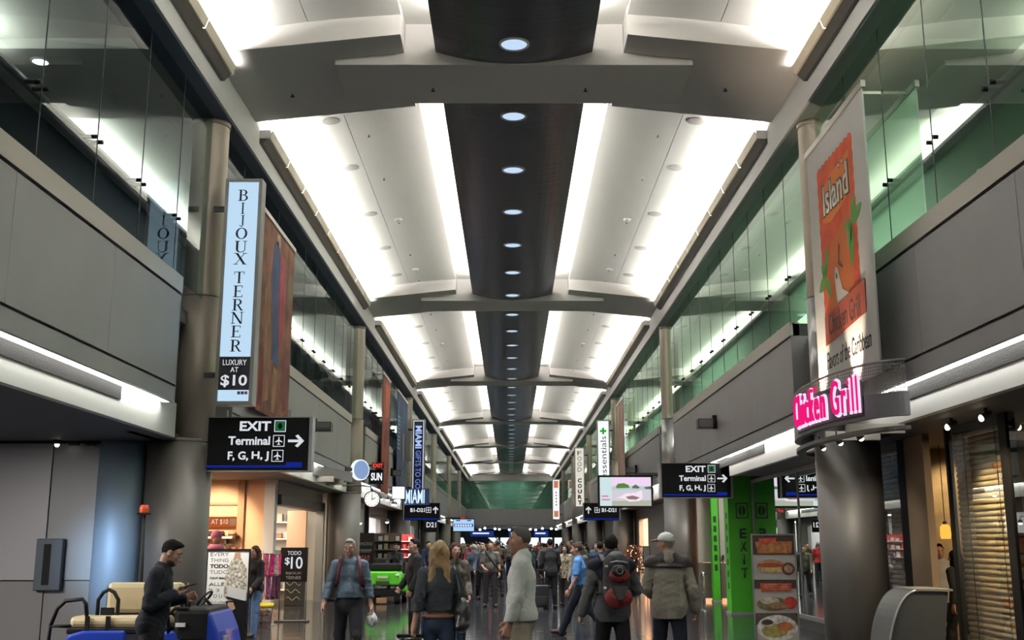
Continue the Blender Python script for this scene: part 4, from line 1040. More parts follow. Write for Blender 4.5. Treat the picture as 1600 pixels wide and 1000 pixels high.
# ---- right side: glass shopfront, green exit door, restaurant front
gf = MB(); gl = 0
nwin += 1
w = struct('window_%d' % nwin, MB().quad((5.90, 18.3, .28), (5.90, 26.9, .28), (5.90, 26.9, 3.2), (5.90, 18.3, 3.2)), shop_glass)
fr = MB(); fr.box(5.87, 5.95, 18.3, 26.9, .2, .28); fr.box(5.87, 5.95, 18.3, 26.9, 3.12, 3.2)
for y in (18.3, 22.6, 26.87): fr.box(5.88, 5.95, y-.02, y+.02, .28, 3.12)
fr.build('window_frame', mat('alu_frame', (.30, .30, .30), .4, .6), w)
struct('baseboard_right', MB().box(5.88, 6.05, 18.3, 26.9, 0, .2), dark)
struct('wall_right_room', MB().box(9.4, 9.6, 18.3, 27.6, 0, 3.2), mat('room_dark', (.10, .11, .105), .6))
struct('wall_right_partition', MB().box(5.92, 10, 27.6, 27.75, 0, 4.3), mid)
green = mat('exit_green', (.065, .42, .02), .45); gdark = mat('exit_ink', (.012, .035, .012), .5)
t = thing('exit_pillar', 'bright green square pillar lettered EXIT downwards beside the glass shopfront', 'pillar', (5.61, 27.3, 0))
MB().box(-.29, .29, -.28, .28, .06, 4.28).build('shaft', green, t); MB().box(-.32, .32, -.31, .31, 0, .06).build('base', frame_m, t)
for i, ch in enumerate('EXIT'): fit(t, ch, .05, 1.92-i*.31, .17 if ch != 'I' else .05, .24, -.281, gdark, offset=.03)
q = MB(); ring(q, -.10, .20, 2.28, 2.66, .025, -.281); disc(q, .05, 2.47, .09, -.281, rz=.12); q.build('pictogram', gdark, t); q = MB(); rect(q, .04, .06, 2.36, 2.58, -.2845); q.build('door_slit', green, t)
q = MB()
for i in range(7): q.box(-.295, -.29, -.1, .06, .6+.28*i, .75+.28*i)
q.build('side_letters', gdark, t)
t = thing('exit_pillar', 'farther thin green post at the end wall of the exit passage', 'pillar', (6.06, 33.0, 0))
MB().box(-.10, .10, -.15, .15, .06, 3.6).build('shaft', green, t); MB().box(-.12, .12, -.17, .17, 0, .06).build('base', frame_m, t)
q = MB()
for i in range(6): q.box(-.05, .04, -.156, -.15, .9+.28*i, 1.08+.28*i)
q.build('side_letters', gdark, t)
pw = MB(); pw.box(5.6, 9, 33.2, 33.4, 1.13, 4.3); po = struct('wall_passage_end', pw, mat('passage_beige', (.40, .36, .31), .6))
MB().box(5.6, 9, 33.17, 33.4, .1, 1.12).build('lower_panel', mat('passage_brown', (.15, .12, .10), .5), po); MB().box(6.17, 6.24, 33.1, 33.2, 0, 3.6).build('dark_post', mat('post_brown', (.05, .035, .03), .5), po)
MB().box(6.3, 6.36, 33.14, 33.17, 1.2, 1.35).build('switch_plate', dark, po)
struct('wall_passage_side', MB().box(9, 9.2, 27.75, 33.4, 0, 4.3), mid)
area('passage_lamp', (7.3, 30.8, 4.2), 1.2, 120, (1, .95, .88))
t = thing('chrome_rail', 'chrome hoop handrail standing by the green exit pillar', 'rail', (4.95, 28.6, 0))
MB().tube([(0, .45, 0), (0, .45, .8), (0, .38, .93), (0, .25, .97), (0, .1, .93), (0, .02, .8), (0, 0, 0)], .022, 8).build('hoop', mat('chrome', (.6, .6, .6), .15, 1.0), t)
MB().tube([(0, .45, .45), (0, 0, .45)], .014, 6).build('cross_bar', MATS['chrome'], t)
for y in (0, .45): MB().lathe([(.05, 0), (.05, .015), (.02, .02)], (0, y, 0), n=12).build('foot', MATS['chrome'], t)

# restaurant
XR = 5.87
def rb(nm, y0, y1, z0, z1, m, d=.12): return struct(nm, MB().box(XR, XR+d, y0, y1, z0, z1), m)
rb('wall_grill_mullion', 16.3, 16.6, 0, 3.2, black); rb('wall_grill_post', 15.55, 16.3, 0, 3.2, mat('tan_post', (.24, .175, .115), .6), .1)
rb('wall_grill_mullion', 14.70, 14.76, 0, 3.2, black, .08); rb('wall_grill_mullion', 12.9, 13.1, 0, 3.2, black)
struct('wall_grill_partition', MB().box(XR+.02, 10.4, 18.05, 18.25, 0, 3.2), mat('grill_wall', (.33, .23, .13), .7, noise=(5, .2, (1, 1, 1))))
struct('wall_grill_side', MB().box(10.2, 10.4, 4, 18.2, 0, 3.2), mat('grill_side', (.14, .11, .08), .7))
nwin += 1
w = struct('window_%d' % nwin, MB().quad((XR+.02, 4, .2), (XR+.02, 12.9, .2), (XR+.02, 12.9, 3.2), (XR+.02, 4, 3.2)).quad((XR+.02, 13.1, .2), (XR+.02, 14.7, .2), (XR+.02, 14.7, 3.2), (XR+.02, 13.1, 3.2)).quad((XR+.02, 16.6, .2), (XR+.02, 18.05, .2), (XR+.02, 18.05, 3.2), (XR+.02, 16.6, 3.2)), glass('grill_glass', (.85, .86, .84), .35))
bamboo = [mat('bamboo_grey', (.26, .25, .235), .6, noise=(9, .25, (1, .4, 3))), mat('bamboo_tan', (.50, .40, .24), .6, noise=(9, .25, (1, .4, 3)))]
for lab, y0, y1, mm in (('grey rolled slat blind behind glass next to the right steel column', 16.62, 18.03, bamboo[0]), ('tan bamboo blind lit warm from inside the restaurant window', 13.12, 14.70, bamboo[1])):
    t = thing('bamboo_blind', lab, 'blind', (XR+.14, (y0+y1)/2, 0)); L = (y1-y0)/2
    n = 38; q = MB()
    for i in range(n):
        z = .32+2.78*i/n; q.tube([(0, -L, z+.035), (random.uniform(-.006, .006), 0, z+.035+random.uniform(-.008, .008)), (0, L, z+.035)], .040, 7)
    q.build('slats', mm, t); MB().box(-.05, .05, -L, L, 3.1, 3.2).build('head_rail', dark, t)
    for y in (-L*.6, L*.6): MB().box(-.042, -.036, y-.006, y+.006, .3, 3.1).build('cord', dark, t)
t = thing('pendant_lamp', 'glowing amber glass pendant lamp on a thin cord inside the restaurant', 'lamp', (6.75, 17.2, 1.74))
MB().lathe([(.045, .22), (.075, .18), (.082, .06), (.07, 0), (.0, .01)], n=18).build('shade', emit('amber_glass', (1.0, .36, .05), 1.6), t); MB().cyl((0, 0, .22), (0, 0, .27), .03).build('cap', dark, t); MB().cyl((0, 0, .27), (0, 0, 1.46), .006, n=6).build('cord', dark, t)
spot('wall_wash', (7.35, 17.2, 3.1), (7.25, 18.05, 2.2), 62, (1, .78, .42), 80, .7)
area('grill_lamp', (7.6, 14.4, 3.12), 1.2, 70, (1, .74, .45))
for lab, y in (('small warm track spot on the soffit above the tan bamboo blind', 13.55), ('small warm track spot above the dark restaurant window, right edge', 12.55)):
    t = thing('track_spot', lab, 'lamp', (5.5, y, 3.2)); MB().cyl((0, 0, 0), (0, 0, -.05), .02).build('stem', dark, t); MB().cyl((-.05, 0, -.11), (.06, 0, -.05), .045, .03).build('can', dark, t); MB().ball((-.055, 0, -.115), (.03, .042, .042)).build('bulb', emit('spot_warm', (1, .9, .7), 4), t)
    spot('track_beam', (5.42, y, 3.06), (5.98, 13.9, 1.2), 190, (1, .78, .46), 75, .8)
spot('canopy_beam', (4.45, 14.3, 2.95), (6.0, 17.4, 1.3), 70, (1, .9, .75), 40, .8)
t = thing('host_stand', 'dark grey curved host stand with pale edge in front of the restaurant doorway', 'counter', (4.98, 13.7, 0))
o_ = [(-.42*math.cos(PI/2*i/14), 1.10*math.sin(PI/2*i/14)) for i in range(15)]; i_ = [(.22+.15*math.sin(PI/2*i/10), 1.085*math.sin(PI/2*i/10)) for i in range(11)]
q = MB(); q.prism(o_ + i_[::-1], 1, 0, .75); q.build('curved_body', mat('stand_grey', (.085, .09, .09), .4, .2), t)
q = MB(); q.tube([(x-.004, -.004, z) for x, z in o_], .016, 6); q.build('edge_trim', frame_m, t); MB().box(-.03, .42, -.03, .78, 1.095, 1.12).build('top', mat('stand_top', (.20, .20, .19), .4), t)

# menu board
t = thing('menu_stand', 'tall standing menu board with food pictures beside the right steel column', 'menu', (4.02, 17.0, 0), .03)
MB().box(-.33, .33, 0, .05, .0, 1.80).build('board', mat('menu_white', (.36, .355, .34), .5), t)
f = MB(); ring(f, -.345, .345, 0, 1.815, .022, .004, .012); f.build('frame', mat('menu_frame', (.25, .25, .26), .4, .5), t)
def mp(nm, pts, col, y=-.002): q = MB(); flat(q, pts, y, .002); q.build(nm, mat('menu_%d_%d_%d' % tuple(int(c*200) for c in col), col, .6, noise=(14, .45, (1, 1, 1))), t)
def ov(nm, cx, cz, rx, rz, col, y): q = MB(); disc(q, cx, cz, rx, y, .002, 24, rz); q.build(nm, mat('menu_%d_%d_%d' % tuple(int(c*200) for c in col), col, .6, noise=(14, .45, (1, 1, 1))), t)
mp('printed_panel', [(-.32, 1.50), (.32, 1.50), (.32, 1.79), (-.32, 1.79)], (.035, .02, .015))
mp('printed_board', [(-.25, 1.52), (.27, 1.52), (.29, 1.70), (-.28, 1.70)], (.34, .12, .04), -.005); mp('printed_title', [(-.22, 1.68), (.04, 1.69), (.04, 1.755), (-.22, 1.745)], (.50, .06, .04), -.0075)
for i in range(4): mp('printed_line', [(-.18, 1.55+.03*i), (.2, 1.55+.03*i), (.2, 1.558+.03*i), (-.18, 1.558+.03*i)], (.45, .26, .10), -.0085)
ov('printed_food', -.05, 1.33, .22, .10, (.34, .20, .08), -.003); ov('printed_food', -.04, 1.28, .17, .05, (.44, .33, .12), -.006); ov('printed_food', -.06, 1.345, .20, .035, (.28, .05, .025), -.008); ov('printed_plate', .21, 1.29, .10, .095, (.12, .03, .02), -.008); ov('printed_food', .21, 1.29, .065, .06, (.30, .22, .16), -.0105)
mp('printed_panel', [(-.32, 1.00), (.32, 1.00), (.32, 1.13), (-.32, 1.13)], (.035, .02, .015)); mp('printed_title', [(-.22, .95), (.24, .96), (.25, 1.08), (-.23, 1.08)], (.42, .07, .035), -.005)
for i in range(3): mp('printed_line', [(-.18, .99+.03*i), (.2, .99+.03*i), (.2, .998+.03*i), (-.18, .998+.03*i)], (.55, .30, .16), -.0075)
ov('printed_food', -.05, .77, .25, .10, (.14, .11, .05), -.003); ov('printed_food', -.10, .82, .15, .05, (.42, .38, .30), -.006); ov('printed_food', .22, .79, .10, .09, (.40, .035, .025), -.006); ov('printed_food', .02, .75, .14, .05, (.24, .14, .07), -.008)
mp('printed_panel', [(-.32, .46), (.32, .46), (.32, .64), (-.32, .64)], (.06, .05, .03)); ov('printed_plate', .0, .42, .31, .19, (.58, .57, .54), -.004); ov('printed_food', -.04, .38, .2, .10, (.30, .26, .07), -.006); ov('printed_food', .12, .44, .12, .07, (.38, .12, .04), -.008); ov('printed_bowl', -.15, .50, .11, .055, (.5, .5, .47), -.0085); ov('printed_food', -.15, .505, .09, .04, (.03, .02, .02), -.0105)
ov('printed_plate', .05, .06, .24, .13, (.55, .5, .45), -.004); ov('printed_food', .05, .06, .19, .09, (.45, .10, .05), -.006); mp('printed_title', [(-.3, .1), (-.1, .2), (-.1, .24), (-.3, .24)], (.5, .04, .04), -.003)
for x in (-.28, .28): MB().box(x-.03, x+.03, -.03, .35, 0, .025).build('foot', dark, t)

# decorated tree and a notice stand beyond the large screen
t = thing('autumn_tree', 'small reddish autumn tree with tiny lights beside the peach lit doorway', 'tree', (4.95, 44.6, 0))
MB().lathe([(.16, 0), (.2, .3), (.17, .32)], n=14).build('pot', dark, t); MB().cyl((0, 0, .25), (0, 0, .8), .03).build('trunk', brown, t)
q = MB(); rng = random.Random(3); l2 = MB()
for i in range(420):
    z = rng.uniform(.45, 1.62); r_ = .46*math.sqrt(max(.05, 1-((z-1.0)/.75)**2))*rng.uniform(.4, 1); a = rng.uniform(0, 2*PI); c = Vector((r_*math.cos(a), r_*math.sin(a), z)); d = Vector((rng.uniform(-1, 1), rng.uniform(-1, 1), rng.uniform(-.5, 1))).normalized()*.06; e_ = d.orthogonal().normalized()*.03
    q.quad(c-d, c+e_, c+d, c-e_)
    if i % 14 == 0: l2.ball(c, .014, 6, 4)
q.build('foliage', mat('autumn_leaf', (.30, .07, .02), .7, noise=(8, .6, (1, 1, 1))), t); l2.build('fairy_lights', emit('fairy', (1, .75, .4), 6), t)
t = thing('notice_stand', 'black framed pale notice on a stand right of the autumn tree', 'sign', (5.25, 43.0, 0)); MB().box(-.14, .14, 0, .03, .85, 1.60).build('frame', black, t); MB().box(-.115, .115, -.004, 0, .88, 1.57).build('sheet', mat('sheet', (.32, .33, .35), .5), t); MB().cyl((0, .015, 0), (0, .015, .86), .018).build('post', dark, t); MB().lathe([(0, .03), (.17, .02), (.17, 0)], n=16).build('base', dark, t)
# hall end: blue signage, lamps and an escalator
for i, (x, w_, lab) in enumerate(((-3.2, 2.6, 'left'), (.9, 2.2, 'middle'), (3.4, 1.6, 'right'))):
    t = thing('blue_sign', 'far lit blue sign strip under the end wall, %s one' % lab, 'sign', (x, 124, 2.55)); MB().box(-w_/2, w_/2, 0, .15, 0, .62).build('panel', emit('far_blue', (.02, .05, .30), .7), t); q = MB(); rect(q, -w_*.4, w_*.3, .28, .42, -.001); q.build('lit_band', emit('far_white', (.8, .9, 1), 1.2), t); MB().box(-.05, .05, .05, .1, .62, 1.1).build('hanger', dark, t)
for i in range(16):
    x = -5.8+.78*i+random.uniform(-.2, .2); t = thing('far_lamp', 'tiny bright lamp below the far end wall of the hall', 'lamp', (x, 121.5+random.uniform(0, 2), 3.42-.05*(i % 4)), 0, 'lamps beyond the end wall')
    MB().ball((0, 0, 0), (.13, .13, .10)).build('bulb', lampw, t); MB().cyl((0, 0, .08), (0, 0, .22+.05*(i % 4)), .02).build('stem', dark, t)
t = thing('escalator', 'far diagonal escalator with glass sides at the end of the hall', 'escalator', (-4.2, 127, 0))
q = MB(); q.prism([(-.3, 0), (4.4, 0), (4.4, .1), (.2, 3.6), (-1.5, 3.6), (-1.5, 3.2)], 1, 0, 1.6); q.build('truss', mat('escalator_dark', (.03, .035, .05), .4), t)
for y in (-.02, 1.6): MB().tube([(4.5, y, .9), (4.2, y, 1.05), (.2, y, 4.3)], .05).build('handrail', frame_m, t)
# things behind the upper glass
t = thing('upper_downlight', 'bright round downlight seen through the upper left glass near the corner', 'lamp', (-7.4, 15.95, E0+7.45))
MB().lathe([(.16, .01), (.16, -.02), (.12, -.02)], n=20).build('trim_ring', white, t); MB().lathe([(.125, -.008), (0, -.02)], n=20).build('lamp', emit('upper_lamp', (.95, 1, 1), 5), t)
base = None
for i, (y, w_) in enumerate(((25.9, 'nearest'), (27.3, 'second'), (28.7, 'third'), (30.1, 'fourth'), (31.5, 'farthest'))):
    lab = 'dark high backed chair upstairs behind the left glass, %s of the row' % w_
    if base is None:
        base = t = thing('lounge_chair', lab, 'chair', (-5.45, y, 5.2), 0, 'high backed chairs upstairs on the left'); cm = mat('chair_dark', (.03, .04, .045), .7)
        q = MB(); q.box(-.06, .08, -.38, .38, .35, 1.25, bev=.06); q.ball((.01, 0, 1.22), (.08, .36, .24)); q.build('backrest', cm, t)
        MB().box(-.62, .0, -.36, .36, .34, .48, bev=.05).build('seat', cm, t)
        for x in (-.56, .0):
            for y_ in (-.3, .3): MB().box(x-.025, x+.025, y_-.025, y_+.025, 0, .36).build('leg', dark, t)
    else: dup(base, (-5.45, y, 5.2), None, lab)
# ------------------------------------------------------------------ people: bodies and clothes grown as smooth continuous surfaces
class Field:
    def __init__(s): s.p = []
    def cone(s, a, b, ra, rb, k=.03, flat=None, cut=False):
        s.p.append(('c', np.array(a, float), np.array(b, float), ra, rb, k, flat, cut)); return s
    def ell(s, c, r, k=.02, R=None, cut=False):
        s.p.append(('e', np.array(c, float), np.array(r, float), R, None, k, None, cut)); return s
    def bounds(s):
        lo = np.full(3, 1e9); hi = -lo
        for p in s.p:
            if p[7]: continue
            if p[0] == 'c':
                m = max(p[3], p[4]); pts = (p[1], p[2])
            else: m = max(p[2]); pts = (p[1],)
            for q in pts: lo = np.minimum(lo, q-m); hi = np.maximum(hi, q+m)
        return lo-.05, hi+.05
    def mesh(s, res, planes=(), noise=None):
        lo, hi = s.bounds(); n = np.ceil((hi-lo)/res).astype(int)+1
        ax = [lo[i]+res*np.arange(n[i]) for i in range(3)]
        F = np.full(tuple(n), 1.0)
        for typ, a, b, c, d, k, flat, cut in s.p:
            m = (max(c, d) if typ == 'c' else max(b)) + k + 3*res + .02
            l_ = (np.minimum(a, b) if typ == 'c' else a)-m; h_ = (np.maximum(a, b) if typ == 'c' else a)+m
            i0 = np.clip(np.floor((l_-lo)/res).astype(int), 0, n-1); i1 = np.clip(np.ceil((h_-lo)/res).astype(int)+1, 1, n)
            if (i1 <= i0).any(): continue
            sl = tuple(slice(i0[j], i1[j]) for j in range(3))
            P = np.stack(np.meshgrid(*[ax[j][sl[j]] for j in range(3)], indexing='ij'), -1)
            if typ == 'c':
                pa = P-a; ba = b-a
                if flat is not None:
                    fd, ra_ = np.array(flat[0], float), flat[1]
                    pa = pa + (pa@fd)[..., None]*(ra_-1)*fd; ba = ba + (ba@fd)*(ra_-1)*fd
                t = np.clip((pa@ba)/max(ba@ba, 1e-9), 0, 1)
                D = np.linalg.norm(pa-t[..., None]*ba, axis=-1)-(c+(d-c)*t)
            else:
                q = P-a
                if c is not None: q = q@np.array(c)
                k0 = np.linalg.norm(q/b, axis=-1); k1 = np.linalg.norm(q/(b*b), axis=-1)
                D = k0*(k0-1)/np.maximum(k1, 1e-9)
            G = F[sl]
            if cut:
                h = np.maximum(k-np.abs(-D-G), 0)/k; F[sl] = np.maximum(G, -D)+h*h*k*.25
            else:
                h = np.maximum(k-np.abs(D-G), 0)/k; F[sl] = np.minimum(G, D)-h*h*k*.25
        if planes or noise:
            P = np.stack(np.meshgrid(*ax, indexing='ij'), -1)
            if noise: F = F + noise(P)
            for nrm, off in planes: F = np.maximum(F, P@np.array(nrm, float)-off)
        F[0], F[-1], F[:, 0], F[:, -1], F[:, :, 0], F[:, :, -1] = 1, 1, 1, 1, 1, 1
        ins = F < 0
        V, idx = [], -np.ones(tuple(n-1), int)
        corners = [(i, j, k) for i in (0, 1) for j in (0, 1) for k in (0, 1)]
        cnt = sum(ins[i:n[0]-1+i, j:n[1]-1+j, k:n[2]-1+k].astype(int) for i, j, k in corners)
        act = np.argwhere((cnt > 0) & (cnt < 8))
        if len(act) == 0: return [], []
        idx[tuple(act.T)] = np.arange(len(act))
        acc = np.zeros((len(act), 3)); num = np.zeros(len(act))
        for c0 in corners:
            for d in range(3):
                if c0[d]: continue
                c1 = list(c0); c1[d] = 1
                f0 = F[tuple((act+c0).T)]; f1 = F[tuple((act+c1).T)]
                m = (f0 < 0) != (f1 < 0)
                t = np.where(m, f0/np.where(f0 == f1, 1, f0-f1), 0)
                pt = act+np.array(c0, float); pt[:, d] += t
                acc[m] += pt[m]; num[m] += 1
        V = lo+res*acc/num[:, None]
        Q = []
        for d in range(3):
            e1, e2 = [(1, 2), (2, 0), (0, 1)][d]
            sl0 = [slice(1, n[j]-1) for j in range(3)]; sl0[d] = slice(0, n[d]-1)
            sl1 = list(sl0); sl1[d] = slice(1, n[d])
            a_, b_ = ins[tuple(sl0)], ins[tuple(sl1)]
            ch = np.argwhere(a_ != b_); sgn = a_[tuple(ch.T)]
            base = ch+1; base[:, d] -= 1
            def at(o1, o2):
                q = base.copy(); q[:, e1] -= o1; q[:, e2] -= o2; return idx[tuple(q.T)]
            q = np.stack([at(0, 0), at(1, 0), at(1, 1), at(0, 1)], 1)
            q[~sgn] = q[~sgn][:, ::-1]; Q.append(q)
        return V, np.concatenate(Q)
    def build(s, name, m, parent, res, planes=(), noise=None, smooth=2):
        V, Q = s.mesh(res, planes, noise)
        if len(V) == 0: return None
        V = np.array(V)
        E = np.concatenate([Q[:, [0, 1]], Q[:, [1, 2]], Q[:, [2, 3]], Q[:, [3, 0]]])
        for it in range(smooth):                       # light Laplacian pass, then its opposite
            for w in (.5, -.42):
                A = np.zeros_like(V); c = np.zeros(len(V))
                np.add.at(A, E[:, 0], V[E[:, 1]]); np.add.at(c, E[:, 0], 1)
                V = V+w*(A/np.maximum(c, 1)[:, None]-V)
        me = bpy.data.meshes.new(name); me.from_pydata(V.tolist(), [], Q.tolist()); me.materials.append(m)
        me.polygons.foreach_set('use_smooth', [True]*len(Q)); me.update()
        o = bpy.data.objects.new(name, me); C.objects.link(o); o.parent = parent; return o

def folds(seed, amp, sc=24.0, st=(1, 1, 1.2), ridge=True):
    r = np.random.RandomState(seed); K = [(nrm(r.normal(size=3))*np.array(st)*sc*f, r.uniform(0, 6.28), 1/f**.8) for f in (1, 1.35, 1.9, 2.4, 3.0)]
    def f(P):
        w = 0
        for k, ph, a in K:
            v = np.sin(P@k+ph+1.6*np.sin(P@k[[1, 2, 0]]*.35+ph))
            w = w+a*((2*np.abs(v)-1.1) if ridge else v)
        return amp*w/2.2
    return f

skin_a = mat('skin_fair', (.45, .25, .18), .5); skin_b = mat('skin_tan', (.40, .215, .145), .5); skin_c = mat('skin_brown', (.12, .06, .04), .5)
eye_w = mat('eye_white', (.6, .58, .55), .3); eye_d = mat('eye_dark', (.02, .015, .01), .3); lip_m = mat('lip', (.30, .11, .09), .5)
def V3(*a): return np.array(a, float)
def nrm(v): v = np.array(v, float); return v/np.linalg.norm(v)
def rotm(yaw=0, pitch=0, roll=0):       # head frame: yaw about z (+ = to the left), pitch + = looking down
    return np.array((Matrix.Rotation(yaw, 3, 'Z') @ Matrix.Rotation(-pitch, 3, 'X') @ Matrix.Rotation(roll, 3, 'Y')))

def skeleton(H, pose, fem):
    """joints in metres, the person faces +Y; pose: legs/arms as angles in degrees"""
    s = H/1.75; J = {}
    hipw, shw = (.088, .152) if fem else (.09, .178)
    lean = math.radians(pose.get('lean', 0)); bob = pose.get('bob', 0)
    J['pelvis'] = V3(0, 0, .95*s)
    sp = V3(0, math.sin(lean), math.cos(lean))
    J['waist'] = J['pelvis']+sp*.13*s; J['chest'] = J['pelvis']+sp*.33*s; J['neck'] = J['pelvis']+sp*.535*s
    hy, hp = math.radians(pose.get('yaw', 0)), math.radians(pose.get('nod', 0))
    R = rotm(hy, hp+lean*.5); J['R'] = R
    J['head'] = J['neck']+sp*.035*s+R@(V3(0, .025, .105)*s)
    for S_, sg in (('l', -1), ('r', 1)):
        J['hip'+S_] = J['pelvis']+V3(sg*hipw, 0, -.03)*s
        th, kn, ab = pose.get('leg'+S_, (0, 0, 3)); th, kn, ab = map(math.radians, (th, kn, ab))
        d = V3(sg*math.sin(ab), math.sin(th), -math.cos(th)); d = nrm(d)
        J['kn'+S_] = J['hip'+S_]+d*.43*s
        d2 = nrm(V3(sg*math.sin(ab)*.4, math.sin(th-kn), -math.cos(th-kn)))
        J['an'+S_] = J['kn'+S_]+d2*.415*s
        tip = math.radians(pose.get('foot'+S_, 0)); out = math.radians(pose.get('toe', 9))*sg
        f = V3(math.sin(out)*math.cos(tip), math.cos(out)*math.cos(tip), -math.sin(tip))
        J['toe'+S_] = J['an'+S_]+f*.165*s+V3(0, 0, -.035*s); J['heel'+S_] = J['an'+S_]-f*.05*s+V3(0, 0, -.04*s)
        J['sh'+S_] = J['pelvis']+sp*.452*s+V3(sg*shw, 0, 0)*s
        sw, ab, el, inn = pose.get('arm'+S_, (4, 10, 12, 0)); sw, ab, el, inn = map(math.radians, (sw, ab, el, inn))
        u = nrm(V3(sg*math.sin(ab)*math.cos(sw), math.sin(sw), -math.cos(sw)*math.cos(ab)))
        J['el'+S_] = J['sh'+S_]+u*.29*s
        f2 = V3(sg*math.sin(ab)*.5, math.sin(sw+el), -math.cos(sw+el)); f2 = f2-sg*V3(math.sin(inn), 0, 0); f2 = nrm(f2)
        J['wr'+S_] = J['el'+S_]+f2*.255*s; J['fd'+S_] = f2
    low = min(J['toe'+q][2] for q in 'lr'); low = min(low, min(J['heel'+q][2] for q in 'lr'))
    dz = V3(0, 0, -(low-.032*s))
    for k in J:
        if k not in ('R', 'fdl', 'fdr'): J[k] = J[k]+dz
    J['s'] = s; return J

def hand(F, J, S_, curl=35, spread=1.0, palm=None, thumb=1.0):
    """palm, four fingers with two bends each, thumb from the side of the palm"""
    s = J['s']; sg = -1 if S_ == 'l' else 1; w = J['wr'+S_]; d = J['fd'+S_]
    n = nrm(palm) if palm is not None else V3(-sg, 0, 0); n = nrm(n-d*(n@d)); side = np.cross(d, n)*(1 if S_ == 'l' else -1)   # side: towards the thumb
    if side@V3(0, 1, 0) < 0 and palm is None: side = -side
    p0 = w+d*.015*s; p1 = w+d*.085*s
    F.cone(w-d*.02*s, w+d*.03*s, .026*s, .028*s, .02)
    for o in (-.024, 0, .022): F.cone(p0+side*o*.8*s, p1+side*o*1.15*s, .017*s, .0155*s, .012)
    for i, (o, L) in enumerate(((.033, .072), (.011, .082), (-.011, .076), (-.032, .058))):
        c = math.radians(curl*(1+.12*i)); b = p1+side*o*s; a1 = c*.5
        def dr(a): return nrm(d*math.cos(a)+n*math.sin(a)+side*o*1.2*spread)
        q1 = b+dr(a1)*L*.45*s; q2 = q1+dr(a1+c*.8)*L*.32*s; q3 = q2+dr(a1+c*1.5)*L*.25*s
        F.cone(b, q1, .0098*s, .0092*s, .006); F.cone(q1, q2, .0092*s, .0085*s, .005); F.cone(q2, q3, .0085*s, .0075*s, .005)
    t0 = p0+side*.026*s+d*.008*s; td = nrm(d*.75+side*.62*thumb+n*.35); t1 = t0+td*.042*s; t2 = t1+nrm(d*.9+side*.1+n*.45)*.034*s
    F.cone(t0, t1, .015*s, .0115*s, .010); F.cone(t1, t2, .0115*s, .009*s, .006)

def body(J, fem, skin, parent, res, hands, build=1.0, fine=True, eyes=True):
    s = J['s']; F = Field(); R, h = J['R'], J['head']; fl = (V3(0, 1, 0), 1.38)
    H_ = lambda x, y, z: h+R@(V3(x, y, z)*s)
    b = build
    F.cone(J['pelvis'], J['waist'], .125*s*b, .115*s*b, .05, fl); F.cone(J['waist'], J['chest'], .115*s*b, .135*s*(.92 if fem else 1), .05, fl)
    F.cone(J['chest'], J['neck']-V3(0, 0, .06*s), .13*s*(.92 if fem else 1), .075*s, .05, fl)
    for q, sg in (('l', -1), ('r', 1)):
        F.cone(J['neck']-V3(0, 0, .035*s), J['sh'+q], .050*s, .050*s, .04)
        F.cone(J['sh'+q], J['el'+q], .047*s, .036*s, .02); F.cone(J['el'+q], J['wr'+q], .038*s, .024*s, .012)
        F.cone(J['hip'+q], J['kn'+q], .080*s, .052*s, .03); F.cone(J['kn'+q], J['an'+q], .053*s, .034*s, .02)
        F.cone(J['heel'+q]+V3(0, 0, .02*s), J['toe'+q]+V3(0, 0, .01*s), .03*s, .026*s, .02)
        m = nrm(J['an'+q]-J['kn'+q]); F.ell(J['kn'+q]+m*.13*s+V3(0, -.018, 0)*s, (.046*s, .05*s, .10*s), .03)
        hd = hands.get(q, {}); hand(F, J, q, **hd) if fine else F.cone(J['wr'+q], J['wr'+q]+J['fd'+q]*.14*s, .026*s, .018*s, .01)
    F.cone(J['neck']-V3(0, 0, .03*s), H_(0, -.02, -.07), .056*s, .052*s, .03)
    F.ell(H_(0, -.012, .022), V3(.073, .093, .092)*s, .02, R); F.ell(H_(0, .022, -.045), V3(.060, .070, .072)*s, .03, R)
    F.cone(H_(0, .055, -.098), H_(0, .066, -.094), .022*s, .018*s, .02)
    if fine:
        F.cone(H_(0, .088, .018), H_(0, .112, -.028), .008*s, .0135*s, .010); F.ell(H_(-.011, .098, -.033), V3(.009, .009, .007)*s, .006, R); F.ell(H_(.011, .098, -.033), V3(.009, .009, .007)*s, .006, R)
        F.cone(H_(-.042, .070, .030), H_(.042, .070, .030), .013*s, .013*s, .012)
        for sg in (-1, 1):
            F.ell(H_(sg*.031, .090, .010), V3(.015, .012, .010)*s, .010, R, cut=True); F.ell(H_(sg*.044, .062, -.02), V3(.02, .02, .022)*s, .02, R)
            F.ell(H_(sg*.076, -.008, -.006), V3(.010, .021, .032)*s, .008, R)
        F.cone(H_(-.018, .086, -.066), H_(.018, .086, -.066), .0085*s, .0085*s, .006)
    o = F.build('body', skin, parent, res)
    if fine and not eyes:
        for sg in (-1, 1): MB().ball(H_(sg*.031, .083, .010), (.011*s, .008*s, .006*s), 8, 6).build('eye', eye_d, parent)
        MB().tube([H_(x, .0935-abs(x)*.25, -.0655) for x in (-.022, 0, .022)], .0042*s, 5).build('lips', lip_m, parent)
    if fine and eyes:
        for sg in (-1, 1):
            p = H_(sg*.031, .0785, .009); q = MB().ball(p, (.0115*s, .0115*s, .0075*s), 10, 8).build('eye', eye_w, parent); MB().ball(H_(sg*.031, .0865, .009), .0056*s, 8, 6).build('iris', eye_d, q)
        MB().tube([H_(x, .0935-abs(x)*.25, -.0655) for x in (-.022, -.01, 0, .01, .022)], .0042*s, 6).build('lips', lip_m, parent)
    return H_

